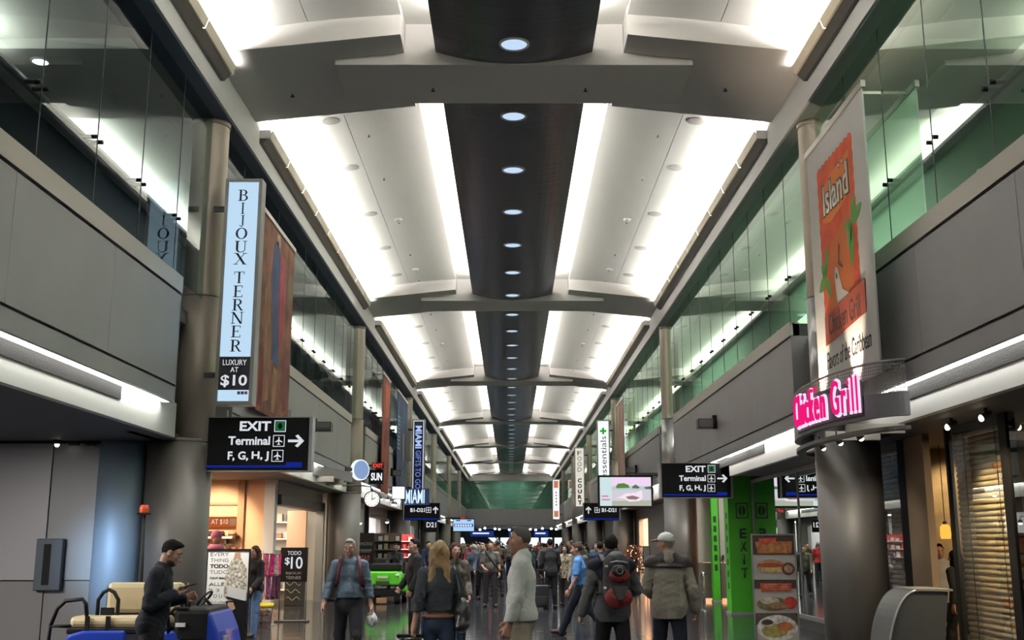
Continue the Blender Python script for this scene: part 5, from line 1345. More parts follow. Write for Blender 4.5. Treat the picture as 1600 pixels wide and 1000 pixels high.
def shirt(J, m, parent, res, infl=.014, hem=-.06, sleeve='long', belly=0.0, seed=1, amp=.006, fem=False, name='shirt', collar=True, collar_m=None, loose=.0, blouse=0.0):
    s = J['s']; F = Field(); fl = (V3(0, 1, 0), 1.32); e = infl
    F.cone(J['pelvis']+V3(0, 0, hem*s), J['waist'], (.130+loose)*s+e, (.122+loose)*s+e, .05, fl); F.cone(J['waist'], J['chest'], (.122+loose)*s+e, .140*s*(.93 if fem else 1.02)+e, .05, fl)
    F.cone(J['chest'], J['neck']-V3(0, 0, .07*s), .136*s*(.93 if fem else 1.02)+e, .08*s+e, .05, fl)
    F.ell(J['pelvis']+V3(0, -.03, -.02)*s, V3(.120, .085, .11)*s+e*.7, .05)
    if belly: F.ell(J['waist']+V3(0, .028+belly*.5, -.01)*s, V3(.128, .085+belly, .14)*s, .06)
    if fem:
        for sg in (-1, 1): F.ell(J['chest']+V3(sg*.065, .085, .0)*s, V3(.055, .05, .06)*s, .04)
    if blouse: F.cone(J['pelvis']+V3(-.06, 0, .01)*s, J['pelvis']+V3(.06, 0, .01)*s, .125*s+blouse, .125*s+blouse, .05, (V3(0, 1, 0), 1.1))
    planes = [((0, 0, -1), -(J['pelvis'][2]+hem*s))]
    for q in 'lr':
        F.cone(J['neck']-V3(0, 0, .035*s), J['sh'+q]-V3(0, 0, .004), .048*s+e*.5, .050*s+e*.75, .05)
        a, b, c = J['sh'+q], J['el'+q], J['wr'+q]
        if hem < -.02: F.ell(J['hip'+q]+V3(0, -.02, .02)*s, V3(.095, .098, .12)*s+e*.7, .05)
        if sleeve == 'long':
            m_ = a+(b-a)*.35; F.cone(a, m_, .051*s+e*.85, .049*s+e*.9, .03); F.cone(m_, b, .049*s+e*.9, .043*s+e, .006); F.cone(b, c-(c-b)*.08, .046*s+e, .034*s+e, .006)
        elif sleeve == 'short': F.cone(a, a+(b-a)*.72, .056*s+e, .054*s+e, .025)
    if collar: F.cone(J['neck']-V3(0, 0, .06*s), J['neck']+V3(0, .005, -.012)*s, .066*s, .060*s, .02)
    n = J['neck']; up = J['R']@V3(0, .35, 1)
    base = folds(seed, amp); P0 = [(J['el'+q], .11) for q in 'lr']+[(J['waist'], .2)]
    def nz(P):
        w = .35
        for c, r_ in P0: w = w+.9*np.exp(-(np.linalg.norm(P-c, axis=-1)/r_)**2)
        return base(P)*w
    if collar: F.ell(J['neck']+V3(0, .03, .075)*s, V3(.052, .062, .05)*s, .01, cut=True)
    return F.build(name, m, parent, res, planes, nz)

def trousers(J, m, parent, res, infl=.012, top=.06, seed=2, amp=.005, wide=0.0, skirt=None, name='trousers'):
    s = J['s']; F = Field(); e = infl; fl = (V3(0, 1, 0), 1.28)
    F.cone(J['pelvis']-V3(0, 0, .03*s), J['pelvis']+V3(0, 0, (top+.05)*s), .135*s+e, .126*s+e, .04, fl)
    F.ell(J['pelvis']+V3(0, -.045, -.04)*s, V3(.125, .085, .11)*s, .05)
    for q in 'lr':
        if skirt: F.cone(J['hip'+q], J['hip'+q]+V3(0, 0, -skirt)*s, .10*s+e, .13*s, .06)
        else:
            F.cone(J['hip'+q]-V3(0, 0, .02*s), J['kn'+q], .086*s+e, .062*s+e+wide, .03); a = J['an'+q]; k_ = J['kn'+q]; mv = nrm(a-k_)
            F.cone(k_, a+(a-k_)*.11, .062*s+e+wide, .049*s+e+wide, .02); F.ell(k_+mv*.13*s+V3(0, -.018, 0)*s, V3(.050, .056, .12)*s+e, .03)
    base = folds(seed, amp, 22); P0 = [(J['kn'+q], .12) for q in 'lr']+[(J['an'+q], .16) for q in 'lr']+[(J['pelvis'], .16)]
    def nz(P):
        w = .3
        for c, r_ in P0: w = w+.9*np.exp(-(np.linalg.norm(P-c, axis=-1)/r_)**2)
        return base(P)*w
    return F.build(name, m, parent, res, [((0, 0, 1), J['pelvis'][2]+top*s)], nz)

def shoes(J, m, parent, res):
    s = J['s']
    for q in 'lr':
        F = Field(); a, t, h_ = J['an'+q], J['toe'+q], J['heel'+q]
        F.cone(h_+V3(0, 0, .022*s), t+V3(0, 0, .012*s), .042*s, .040*s, .02); F.cone(h_+V3(0, 0, .03*s), a-V3(0, 0, .0), .042*s, .045*s, .03); F.cone(a-V3(0, 0, .01), (a+t)*.5+V3(0, 0, .012), .042*s, .036*s, .03)
        F.build('shoe', m, parent, res, [((0, 0, -1), -(min(t[2], h_[2])-.031*s))])

def hair(J, H_, m, parent, res, style='short'):
    s = J['s']; R, h = J['R'], J['head']; F = Field()
    F.ell(H_(0, -.016, .030), V3(.0765, .0965, .0945)*s, .01, R)
    up = R@V3(0, -.80, .60); off = up@H_(0, -.0, .002)
    pl = [((-up).tolist(), -off)]
    if style in ('short', 'crop'):
        F.ell(H_(0, .035, .098), V3(.045, .045, .022)*s, .03, R)
        if style == 'crop': pl = [((-up).tolist(), -(up@H_(0, -.0, .018)))]
        for sg in (-1, 1): F.ell(H_(sg*.085, .005, -.012), V3(.02, .03, .04)*s, .01, R, cut=True)
    if style == 'cap': pl = [((-(R@V3(0, -.9, .45))).tolist(), -((R@V3(0, -.9, .45))@H_(0, -.04, -.0)))]
    if style in ('long', 'bob'):
        L = .36 if style == 'long' else .16
        up = R@V3(0, -.72, .70); pl = [((-up).tolist(), -(up@H_(0, .0, .012)))] if style == 'x' else []
        F = Field(); F.ell(H_(0, -.018, .030), V3(.085, .102, .097)*s, .02, R)
        for x in (-.07, -.047, -.024, 0, .024, .047, .07): F.cone(H_(x, -.055, .02), H_(x*1.35+.008*math.sin(x*80), -.075, -.10-L*.55), .036*s, .040*s, .02); F.cone(H_(x*1.35, -.075, -.10-L*.55), H_(x*1.25, -.07, -.12-L+abs(x)*.6), .040*s, .016*s, .02)
        for sg in (-1, 1): F.cone(H_(sg*.078, .0, .03), H_(sg*.088, .0, -.14), .024*s, .026*s, .02)
        F.ell(H_(0, .085, -.04), V3(.066, .075, .095)*s, .01, R, cut=True)
    ns = folds(5, .0032, 70, ridge=False) if style not in ('long', 'bob') else folds(5, .009, 95, (1, 1, .14))
    return F.build('hair', m, parent, res, pl, ns, 1)
# ------------------------------------------------------------------ the people one can tell apart
D2 = math.radians
cloth = lambda n, c, r=.85, b=(160, .25, (1, 1, 1)): mat('cloth_'+n, c, r, 0, .3, noise=(3, .12, (1, 1, 1)))
hair_m = {'dark': mat('hair_dark', (.008, .006, .005), .8, 0, .15), 'grey': mat('hair_grey', (.26, .255, .25), .6), 'salt': mat('hair_salt', (.075, .07, .066), .85, 0, .2), 'blond': mat('hair_blond', (.30, .19, .085), .5, noise=(28, .5, (6, 1, .5))), 'brown': mat('hair_brown', (.04, .022, .014), .8, 0, .2)}
shoe_m = mat('shoe_black', (.012, .011, .011), .35); shoe_b = mat('shoe_brown', (.035, .02, .014), .6, 0, .2)
RES = .0085
def eyebrows(J, H_, m, p):
    for sg in (-1, 1): MB().tube([H_(sg*x, .083-.18*abs(x-.03), z) for x, z in ((.014, .034), (.03, .039), (.047, .034))], .0048*J['s'], 6).build('eyebrow', m, p)
def strap(p, pts, m, w=.03, nm='strap', t=.006):
    q = MB(); pts = [Vector(a) for a in pts]; n = len(pts); vs = []; fs = []
    for i, a in enumerate(pts):
        d = (pts[min(i+1, n-1)]-pts[max(i-1, 0)]).normalized(); sd = Vector((1, 0, 0)) - d*d.x
        sd = sd.normalized() if sd.length > .2 else Vector((0, 1, 0)); nn = d.cross(sd)
        vs += [a+sd*w/2-nn*t, a+sd*w/2+nn*t, a-sd*w/2+nn*t, a-sd*w/2-nn*t]
    for i in range(n-1):
        for k in range(4): fs.append((4*i+k, 4*i+(k+1) % 4, 4*i+4+(k+1) % 4, 4*i+4+k))
    fs += [(3, 2, 1, 0), (4*n-4, 4*n-3, 4*n-2, 4*n-1)]
    return q.add(vs, fs, True).build(nm, m, p)

def person(label, loc, rz, H, pose, skin, hairs, fem=False, hands={}, build=1.0, res=RES):
    t = thing('person', label, 'person', loc, D2(rz)); J = skeleton(H, pose, fem); H_ = body(J, fem, skin, t, res, hands, build)
    if hairs: hair(J, H_, hair_m[hairs[1]], t, res, hairs[0])
    if skin: eyebrows(J, H_, hair_m[hairs[1] if hairs and hairs[1] != 'blond' else 'brown'], t)
    return t, J, H_
def world(t, p):
    bpy.context.view_layer.update(); return t.matrix_world @ Vector(p)

# 1 man with the phone by the blue cart
t, J, H_ = person('person in dark navy jacket looking down at a phone in front of the blue cart', (-3.37, 10.6, 0), -84, 1.73, dict(lean=7, nod=24, legl=(4, 4, 3), legr=(-3, 2, 3), arml=(-10, 10, 112, 14), armr=(-10, 9, 124, 26)), skin_a, ('short', 'dark'),
                  hands=dict(r=dict(curl=30, palm=(0, .35, 1)), l=dict(curl=40)))
navy = cloth('navy', (.010, .012, .020)); shirt(J, navy, t, RES, .024, -.14, 'long', .015, 11, .008, name='jacket'); trousers(J, cloth('dark_trousers', (.012, .012, .015)), t, RES, seed=12); shoes(J, shoe_m, t, RES)
F = Field(); s = J['s']; R = J['R']
F.ell(H_(0, .028, -.075), V3(.060, .068, .052)*s, .02, R); F.ell(H_(0, .088, -.045), V3(.04, .035, .035)*s, .01, R, cut=True); F.ell(H_(0, .06, .02), V3(.08, .08, .055)*s, .01, R, cut=True); F.build('beard', mat('beard_dark', (.04, .025, .02), .8), t, RES)
MB().ball(H_(-.088, .0, -.015), .010).build('earpiece', white, t); MB().ball(H_(.088, .0, -.015), .010).build('earpiece', white, t)
ph = J['wrr']+J['fdr']*.10; pw_ = world(t, ph)
g = thing('phone', 'dark phone held by the man in the navy jacket', 'phone', pw_+Vector((.02, 0, .036)), 0); MB().box(-.085, .085, -.040, .040, -.005, .005, Matrix.Rotation(-.25, 4, 'Y'), bev=.004).build('body', black, g); MB().box(-.078, .078, -.036, .036, .005, .0058, Matrix.Rotation(-.25, 4, 'Y')).build('display', emit('phone_glow', (.25, .3, .35), .5), g)

# 2 grey haired man in the blue-grey shirt walking towards the camera
t, J, H_ = person('grey haired person in blue grey shirt walking this way with backpack straps and white bag', (-2.15, 14.9, 0), 188, 1.76, dict(lean=2, nod=8, yaw=-14, legl=(16, 8, 2), legr=(-14, 12, 2), footr=14, arml=(-8, 14, 18, -4), armr=(10, 17, 14, -6)), skin_a, ('short', 'grey'), hands=dict(l=dict(curl=70), r=dict(curl=38)), build=1.05)
sg_ = mat('cloth_slate_shirt', (.105, .145, .20), .8, 0, .3, noise=(4, .15, (1, 1, 1))); shirt(J, sg_, t, RES, .020, .03, 'long', .045, 21, .009, blouse=.016); trousers(J, cloth('charcoal', (.020, .020, .026)), t, RES, .016, .07, 22, .007); shoes(J, shoe_m, t, RES)
MB().tube([J['pelvis']+V3(.165*math.cos(a), .128*math.sin(a)+.0, .065) for a in [2*PI*i/24 for i in range(25)]], .015, 6).build('belt', black, t)
q = MB()
for sg in (-1, 1): q.tube([H_(sg*.031+.020*math.cos(a), .103, .008+.016*math.sin(a)) for a in [2*PI*i/12 for i in range(13)]], .0022, 5); q.tube([H_(sg*.052, .100, .012), H_(sg*.082, .0, .012)], .0022, 5)
q.tube([H_(-.011, .106, .012), H_(.011, .106, .012)], .0022, 5); q.build('glasses', dark, t)
for i in range(5): 
    b_ = J['chest']+V3(0, .155+.02*(i < 2), .10-.075*i); MB().ball(b_, .006, 6, 4).build('button', mat('button_pale', (.5, .5, .5), .4), t)
loc2, rz2, J2 = t.location.copy(), t.rotation_euler.z, J
red_dark = mat('strap_maroon', (.09, .018, .02), .7)
g = thing('backpack', 'dark backpack with maroon straps worn by the man in the blue grey shirt', 'backpack', loc2, rz2)
for sg in (-1, 1): strap(g, [J['neck']+V3(sg*.115, -.16, -.30), J['neck']+V3(sg*.11, -.13, -.05), J['neck']+V3(sg*.112, -.02, .028), J['neck']+V3(sg*.122, .105, -.035), J['chest']+V3(sg*.140, .160, .05), J['chest']+V3(sg*.155, .150, -.10), J['chest']+V3(sg*.195, .0, -.17)], red_dark, .05)
F = Field(); F.ell(J['chest']+V3(0, -.235, -.0), V3(.15, .09, .21), .03); F.build('bag', black, g, .014)
wp = world(t, J['wrl']+J['fdl']*.09)
g = thing('plastic_bag', 'crumpled white bag in the hand of the man in the blue grey shirt', 'bag', wp, 0); F = Field(); F.ell((0, 0, -.10), (.075, .06, .085), .03); F.cone((0, 0, .01), (0, 0, -.06), .02, .05, .03); F.cone((.01, 0, -.15), (.02, 0, -.21), .03, .012, .02); F.build('bag', mat('bag_white', (.62, .62, .63), .45), g, .008, (), folds(3, .010, 60))

# 3 blond woman seen from behind
t, J, H_ = person('blond long haired person in dark denim jacket and jeans seen from behind', (-.73, 11.4, 0), 4, 1.70, dict(legl=(8, 4, 2), legr=(-8, 10, 2), footr=10, arml=(-12, 12, 6, -4), armr=(6, 14, 48, 10)), skin_a, ('long', 'blond'), True, hands=dict(l=dict(curl=80), r=dict(curl=50)))
shirt(J, cloth('dark_denim', (.034, .039, .048)), t, RES, .022, .075, 'long', 0, 31, .009, fem=True, name='jacket'); trousers(J, mat('cloth_jeans', (.014, .028, .065), .8, noise=(6, .25, (1, 1, .4))), t, RES, .012, .035, 32, .006, name='jeans'); shoes(J, shoe_b, t, RES)
MB().tube([J['pelvis']+V3(.158*math.cos(a), .122*math.sin(a)-.005, .022) for a in [2*PI*i/24 for i in range(25)]], .017, 6).build('belt', mat('belt_tan', (.17, .065, .03), .5), t)
L3, R3, J3, T3 = t.location.copy(), t.rotation_euler.z, J, t
g = thing('handbag', 'black leather handbag on the right shoulder of the blond woman', 'bag', L3, R3); F = Field(); c = J['shr']+V3(.085, -.05, -.40); F.ell(c, (.085, .16, .17), .04); F.cone(c+V3(0, -.12, -.1), c+V3(0, .12, -.1), .07, .07, .04); F.build('bag', mat('leather_black', (.010, .010, .011), .3), g, .012, (), folds(8, .006, 34))
for y in (-.07, .04): strap(g, [c+V3(-.02, y-.05, .14), J['shr']+V3(.06, y*.6-.05, -.15), J['shr']+V3(.0, y*.4-.02, .078), J['shr']+V3(.03, y*.6+.06, -.12), c+V3(-.02, y+.10, .12)], MATS['leather_black'], .02)
for y in (-.10, .10): MB().lathe([(.018, -.004), (.026, 0), (.018, .004), (.018, -.004)], n=12).build('ring', MATS['chrome'], g).location = c+V3(.045, y, .13)
def suitcase(label, loc, rz, hgt=.62, w=.40, d=.24, handle=.42, m=None):
    g = thing('suitcase', label, 'suitcase', loc, rz); m = m or mat('case_black', (.012, .012, .014), .45)
    MB().box(-w/2, w/2, -d/2, d/2, .06, hgt, bev=.03).build('shell', m, g); MB().box(-w*.38, w*.38, -d/2-.025, -d/2, .12, hgt*.55, bev=.012).build('pocket', m, g)
    for x in (-.12, .12): MB().cyl((x, d/2-.04, hgt), (x, d/2-.04, hgt+handle), .009).build('handle_tube', MATS['chrome'], g)
    MB().box(-.14, .14, d/2-.055, d/2-.025, hgt+handle-.02, hgt+handle+.015, bev=.01).build('grip', black, g)
    for x in (-w*.4, w*.4):
        for y in (-d*.35, d*.35): MB().cyl((x-.015, y, .033), (x+.015, y, .033), .033).build('wheel', black, g)
    return g
wl = world(T3, J['wrl']+J['fdl']*.085); suitcase('dark suitcase pulled by the blond woman in the denim jacket', (wl.x-.01, wl.y-.085, 0), .05, .50, .36, .22, wl.z-.50)

# 4 man in the white shirt in profile
t, J, H_ = person('person in untucked white shirt and khaki trousers facing left in the foreground', (.10, 10.7, 0), 83, 1.83, dict(lean=-1, nod=1, yaw=5, legl=(-3, 2, 4), legr=(5, 4, 4), arml=(3, 15, 14, 6), armr=(4, 8, 24, 8)), skin_b, ('crop', 'salt'), hands=dict(l=dict(curl=65), r=dict(curl=45)), build=1.12)
shirt(J, mat('cloth_white_shirt', (.74, .74, .72), .8, noise=(4, .05, (1, 1, 1))), t, RES, .024, -.035, 'long', .012, 41, .010, loose=.010, blouse=.018); trousers(J, cloth('khaki', (.34, .30, .23)), t, RES, .018, .04, 42, .010, .012); shoes(J, shoe_b, t, RES)
q = MB(); F = Field(); n_ = J['neck']
F.cone(n_+V3(0, -.02, -.01), n_+V3(0, .0, .028), .074, .066, .01); F.ell(n_+V3(0, .03, .09), (.056, .062, .07), .01, cut=True); F.build('collar', MATS['cloth_white_shirt'], t, .007)

# 5 man in the blue polo striding left
t, J, H_ = person('person in light blue polo shirt and dark trousers striding to the left', (1.30, 20.9, 0), 80, 1.76, dict(lean=3, nod=4, legl=(27, 6, 1), legr=(-22, 24, 1), footl=-8, footr=34, arml=(6, 10, 22, 0), armr=(-8, 10, 20, 0)), skin_b, ('short', 'brown'), hands=dict(l=dict(curl=60), r=dict(curl=60)), res=.0105)
shirt(J, mat('cloth_polo', (.085, .25, .58), .8, noise=(3, .08, (1, 1, 1))), t, .0105, .018, -.01, 'short', .035, 51, .008, name='polo_shirt'); trousers(J, cloth('navy_trousers', (.008, .010, .020)), t, .0105, .014, .05, 52); shoes(J, shoe_b, t, .0105)
MB().tube([J['wrl']+V3(.026*math.cos(a), .0, 0)+V3(0, .026*math.sin(a), .01) for a in [2*PI*i/12 for i in range(13)]], .008, 5).build('watch', black, t)

# 6 man with the black and red backpack
t, J, H_ = person('person with dark hair in grey and black jacket seen from behind under a backpack', (1.13, 12.5, 0), 6, 1.77, dict(yaw=-8, legl=(6, 3, 4), legr=(-7, 8, 4), footr=8, arml=(2, 17, 16, -6), armr=(16, 24, 62, 26)), skin_a, ('short', 'dark'), hands=dict(l=dict(curl=55), r=dict(curl=50)), build=1.05)
shirt(J, mat('cloth_grey_jacket', (.085, .087, .095), .85, noise=(4, .2, (1, 1, 1))), t, RES, .028, -.14, 'long', .0, 61, .010, name='jacket', loose=.012); trousers(J, cloth('black_trousers', (.008, .008, .010)), t, RES, .012, .03, 62, .007); shoes(J, shoe_m, t, RES)
F = Field(); e = .050
F.cone(J['neck']-V3(0, 0, .035), J['shl'], .05+e*.5, .050+e*.85, .05); F.cone(J['neck']-V3(0, 0, .035), J['shr'], .05+e*.5, .050+e*.85, .05); F.cone(J['neck']-V3(0, 0, .1), J['neck']+V3(0, 0, .03), .09, .078, .03); F.cone(J['chest']+V3(0, 0, .06), J['neck']-V3(0, 0, .07), .15+e, .09+e, .05, (V3(0, 1, 0), 1.3))
F.ell(J['neck']+V3(0, .03, .09), (.058, .07, .06), .01, cut=True); F.build('jacket_yoke', cloth('navy_yoke', (.012, .013, .026)), t, RES, (), None)
g = thing('backpack', 'black and red hiking backpack on the back of the dark haired man', 'backpack', t.location.copy(), t.rotation_euler.z)
c = J['chest']+V3(0, -.27, .0); blk = mat('pack_black', (.011, .011, .013), .6); redp = mat('pack_red', (.20, .018, .018), .6)
F = Field(); F.cone(c+V3(0, 0, -.17), c+V3(0, 0, .14), .16, .145, .04, (V3(0, 1, 0), 1.35)); F.cone(c+V3(0, .03, .18), c+V3(0, .03, .22), .11, .07, .04, (V3(0, 1, 0), 1.4)); F.build('main_bag', blk, g, .011, (), folds(4, .005, 34))
F = Field(); F.ell(c+V3(0, -.10, -.20), (.155, .075, .115), .03); F.build('lower_pocket', redp, g, .010, (), folds(6, .005, 40))
F = Field(); F.ell(c+V3(.01, -.105, .035), (.115, .055, .085), .03); F.build('front_pocket', redp, g, .010, (), folds(7, .004, 40))
F = Field(); F.ell(c+V3(0, -.125, .075), (.085, .05, .075), .03); F.build('top_flap', blk, g, .010, (), folds(9, .004, 40))
q = MB(); flat(q, [(-.09, -.08), (.09, -.08), (.03, -.22), (-.03, -.22)], -.0, .03); q.v = [(v[0]+c[0], v[1]+c[1]-.165, v[2]+c[2]) for v in q.v]; q.build('centre_panel', mat('pack_grey', (.03, .03, .033), .6), g)
MB().tube([c+V3(.035*math.cos(a), -.182, .085+.035*math.sin(a)) for a in [2*PI*i/16 for i in range(17)]], .006, 5).build('emblem', mat('pack_emblem', (.18, .18, .19), .5), g)
MB().tube([c+V3(-.09, -.13, .17), c+V3(-.03, -.15, .185), c+V3(.05, -.15, .18), c+V3(.10, -.12, .165)], .008, 5).build('piping', mat('piping_pale', (.45, .45, .47), .5), g)
for p_ in ((-.13, -.10, .13), (-.15, -.11, -.10)): MB().box(c[0]+p_[0]-.016, c[0]+p_[0]+.016, c[1]+p_[1]-.012, c[1]+p_[1]+.012, c[2]+p_[2]-.01, c[2]+p_[2]+.014, bev=.004).build('buckle', mat('buckle_pale', (.6, .6, .6), .4), g)
MB().tube([c+V3(-.035, .05, .25), c+V3(-.03, .03, .30), c+V3(.03, .03, .30), c+V3(.035, .05, .25)], .010, 6).build('grab_loop', blk, g)
for sg in (-1, 1): strap(g, [c+V3(sg*.08, .06, .20), J['neck']+V3(sg*.11, -.125, -.03), J['neck']+V3(sg*.125, -.03, .045), J['neck']+V3(sg*.13, .12, -.04), J['chest']+V3(sg*.16, .185, .02), J['chest']+V3(sg*.205, .02, -.16), c+V3(sg*.14, .06, -.16)], mat('strap_olive', (.05, .05, .045), .7), .055)

# 7 man in the cap
t, J, H_ = person('person in white cap and beige jacket with dark shoulders seen from behind', (1.85, 13.1, 0), -3, 1.79, dict(nod=2, yaw=52, legl=(5, 3, 4), legr=(-6, 6, 4), footr=6, arml=(14, 12, 60, 20), armr=(-4, 17, 22, 0)), skin_a, ('cap', 'grey'), hands=dict(l=dict(curl=50), r=dict(curl=48)), build=1.08)
bj = mat('cloth_beige_fleece', (.27, .245, .205), .95, 0, .2, noise=(30, .12, (1, 1, 1))); shirt(J, bj, t, RES, .034, -.155, 'long', .01, 71, .010, name='jacket', loose=.022); trousers(J, cloth('dark_navy_jeans', (.010, .013, .024)), t, RES, .014, .02, 72, .006); shoes(J, shoe_m, t, RES)
F = Field(); e = .0505
F.cone(J['chest']+V3(0, 0, .10), J['neck']-V3(0, 0, .075), .133+e+.022, .082+e+.012, .05, (V3(0, 1, 0), 1.28))
for q in 'lr': F.cone(J['neck']-V3(0, 0, .035), J['sh'+q], .048+e*.5, .050+e*.80, .05); F.cone(J['sh'+q], J['sh'+q]+(J['el'+q]-J['sh'+q])*.08, .051+e*.9, .050+e*.9, .03)
F.build('shoulder_yoke', mat('cloth_yoke_brown', (.028, .022, .022), .85), t, RES, [((0, 0, -1), -(J['chest'][2]+.085))], folds(71, .002))
F = Field(); n_ = J['neck']; F.cone(n_+V3(0, -.02, -.04), n_+V3(0, -.008, .022), .100, .082, .01); F.ell(n_+V3(0, .01, .085), (.068, .074, .07), .01, cut=True); F.build('collar', bj, t, .008)
s = J['s']; R = J['R']; capm = mat('cap_white', (.58, .57, .54), .8)
F = Field(); F.ell(H_(0, -.012, .045), V3(.090, .108, .092)*s, .01, R); up = R@V3(0, .0, 1.); 
o = F.build('cap', capm, t, .007, [((-(R@V3(0, -.12, 1))).tolist(), -((R@V3(0, -.12, 1))@H_(0, 0, .035)))])
F = Field(); F.cone(H_(-.03, .11, .045), H_(.03, .11, .045), .075*s, .075*s, .01, (R@V3(0, .15, 1), 8.0)); F.ell(H_(0, .0, .04), V3(.06, .09, .06)*s, .01, R, cut=True); F.build('cap_brim', capm, t, .006)
MB().ball(H_(0, -.012, .138), .008).build('cap_button', capm, t); q = MB(); q.tube([H_(.03*math.cos(a), -.117+.012*abs(math.cos(a)), .055+.02*math.sin(a)) for a in [PI*i/8 for i in range(9)]], .005, 5); q.build('cap_strap', dark, t)
# ------------------------------------------------------------------ carts
cart_blue = mat('cart_blue', (.012, .045, .40), .35, 0, .5, coat=.15); cart_green = mat('cart_green', (.10, .60, .03), .25, 0, .5, coat=.5)
vinyl = mat('beige_vinyl', (.52, .43, .26), .5, 0, .4, bump=(30, .1, (1, 1, 1))); rub = mat('rubber', (.010, .010, .010), .7)
def wheel(g, x, y, r, w, ax='y'):
    q = MB()
    d = Vector((0, w/2, 0)) if ax == 'y' else Vector((w/2, 0, 0)); c = Vector((x, y, r))
    q.cyl(c-d, c+d, r, n=24); o = q.build('wheel', rub, g)
    h = MB(); h.cyl(c-d*1.04, c+d*1.04, r*.5, n=16); h.build('hub', frame_m, o)
t = thing('electric_cart', 'blue passenger cart with cream seats and an orange beacon pole, lower left', 'cart', (-3.98, 12.35, 0), .0)
q = MB(); q.box(-.85, .85, -.38, .52, .26, .36, bev=.03); q.build('chassis', dark, t)
def loft(secs, nm, m, par, smooth=True):
    n = len(secs[0]); q = MB(); vs = [p for s_ in secs for p in s_]; fs = [(i*n+k, i*n+(k+1) % n, (i+1)*n+(k+1) % n, (i+1)*n+k) for i in range(len(secs)-1) for k in range(n)]
    fs += [tuple(range(n))[::-1], tuple((len(secs)-1)*n+k for k in range(n))]; q.add(vs, fs, smooth); o = q.build(nm, m, par)
    md = o.modifiers.new('soft', 'BEVEL'); md.width = .02; md.segments = 2; md.limit_method = 'ANGLE'; return o
# rear fender, front side panel, front cowl
q = MB(); q.prism([(-.82, .30), (-.80, .58), (-.70, .72), (-.55, .76), (-.10, .76), (-.10, .36), (-.30, .36), (-.34, .50), (-.46, .56), (-.60, .50), (-.64, .30)], 1, -.40, .52)
o = q.build('rear_body', cart_blue, t); md = o.modifiers.new('soft', 'BEVEL'); md.width = .03; md.segments = 3; md.limit_method = 'ANGLE'
q = MB(); q.prism([(.05, .36), (.08, .62), (.22, .74), (.42, .76), (.52, .66), (.56, .40)], 1, -.42, -.20)
o = q.build('side_panel', cart_blue, t); md = o.modifiers.new('soft', 'BEVEL'); md.width = .03; md.segments = 3; md.limit_method = 'ANGLE'
q = MB(); q.prism([(.76, .30), (.70, .80), (.74, .97), (.80, .92), (.88, .74), (.94, .5), (.95, .30)], 1, -.40, .52)
o = q.build('front_cowl', cart_blue, t); md = o.modifiers.new('soft', 'BEVEL'); md.width = .05; md.segments = 3; md.limit_method = 'ANGLE'
MB().box(.40, .78, -.42, .50, .62, .99, bev=.06).build('dashboard', black, t); MB().box(-.1, .62, -.36, .5, .36, .40).build('floor_mat', black, t)
q = MB(); q.box(-.72, .30, -.36, .02, .78, .90, bev=.045); o = q.build('seat_cushion', vinyl, t)
MB().box(-.50, .36, .06, .18, .90, 1.24, bev=.055).build('backrest', vinyl, t); MB().box(-.52, .38, .15, .22, .86, 1.2).build('backrest_frame', black, t)
MB().box(-.74, .34, -.38, .1, .72, .79, bev=.02).build('seat_base', black, t)
for nm, pts in (('side_rail', [(-.70, -.34, .80), (-.92, -.34, .80), (-.94, -.34, .50), (-.94, -.34, .10)]), ('side_rail', [(-.92, -.34, .80), (-.86, -.34, .98), (-.78, -.34, 1.06), (-.60, -.34, 1.08), (-.56, -.34, 1.03), (-.55, -.30, .86)]), ('hoop', [(-.52, -.10, .82), (-.52, -.10, 1.06), (-.47, -.10, 1.14), (-.41, -.10, 1.17), (-.35, -.10, 1.14), (-.30, -.10, 1.06), (-.30, -.10, .82)]),
                ('hoop', [(.16, -.12, .82), (.18, -.12, 1.02), (.28, -.12, 1.06), (.40, -.12, 1.04), (.42, -.12, .84)]), ('grab_rail', [(.30, .12, .88), (.40, .10, 1.18), (.46, -.1, 1.2), (.50, -.2, .9)]), ('front_rail', [(.36, -.40, .72), (.34, -.40, .92), (.42, -.40, .99), (.56, -.40, .98)])):
    q = MB(); q.tube(pts, .021, 8); q.build(nm, black, t)
MB().box(-.48, -.34, -.12, -.09, .82, .98).build('hoop_plate', black, t)
for x in (-.52, -.30): MB().box(x-.022, x+.022, -.385, -.36, .74, .905).build('seat_strap', black, t)
q = MB(); q.tube([(.56+.13*math.cos(a)*.5, .2+.15*math.sin(a), 1.06+.13*math.cos(a)*.6) for a in [2*PI*i/20 for i in range(21)]], .014, 6); q.tube([(.56, .2, 1.06), (.66, .2, .96)], .02, 6); q.build('steering_wheel', black, t)
MB().cyl((-.155, .20, .8), (-.185, .20, 1.99), .021).build('beacon_pole', rub, t)
MB().box(-.245, -.125, .14, .26, 1.985, 2.005).build('beacon_plate', black, t); q = MB(); q.lathe([(.05, 0), (.052, .05), (.045, .085), (.0, .09)], (-.185, .20, 2.005), n=16); q.build('beacon', mat('beacon_orange', (.75, .10, .02), .3), t)
for x in (-.47, .58):
    for y in (-.36, .48): wheel(t, x, y, .20, .14)
MB().box(.905, .935, -.32, -.18, .62, .70, bev=.01).build('headlamp', mat('lens', (.5, .5, .5), .1), t)
q = MB(); q.box(.44, .54, -.45, -.42, .80, .84); q.build('pale_label', white, t)

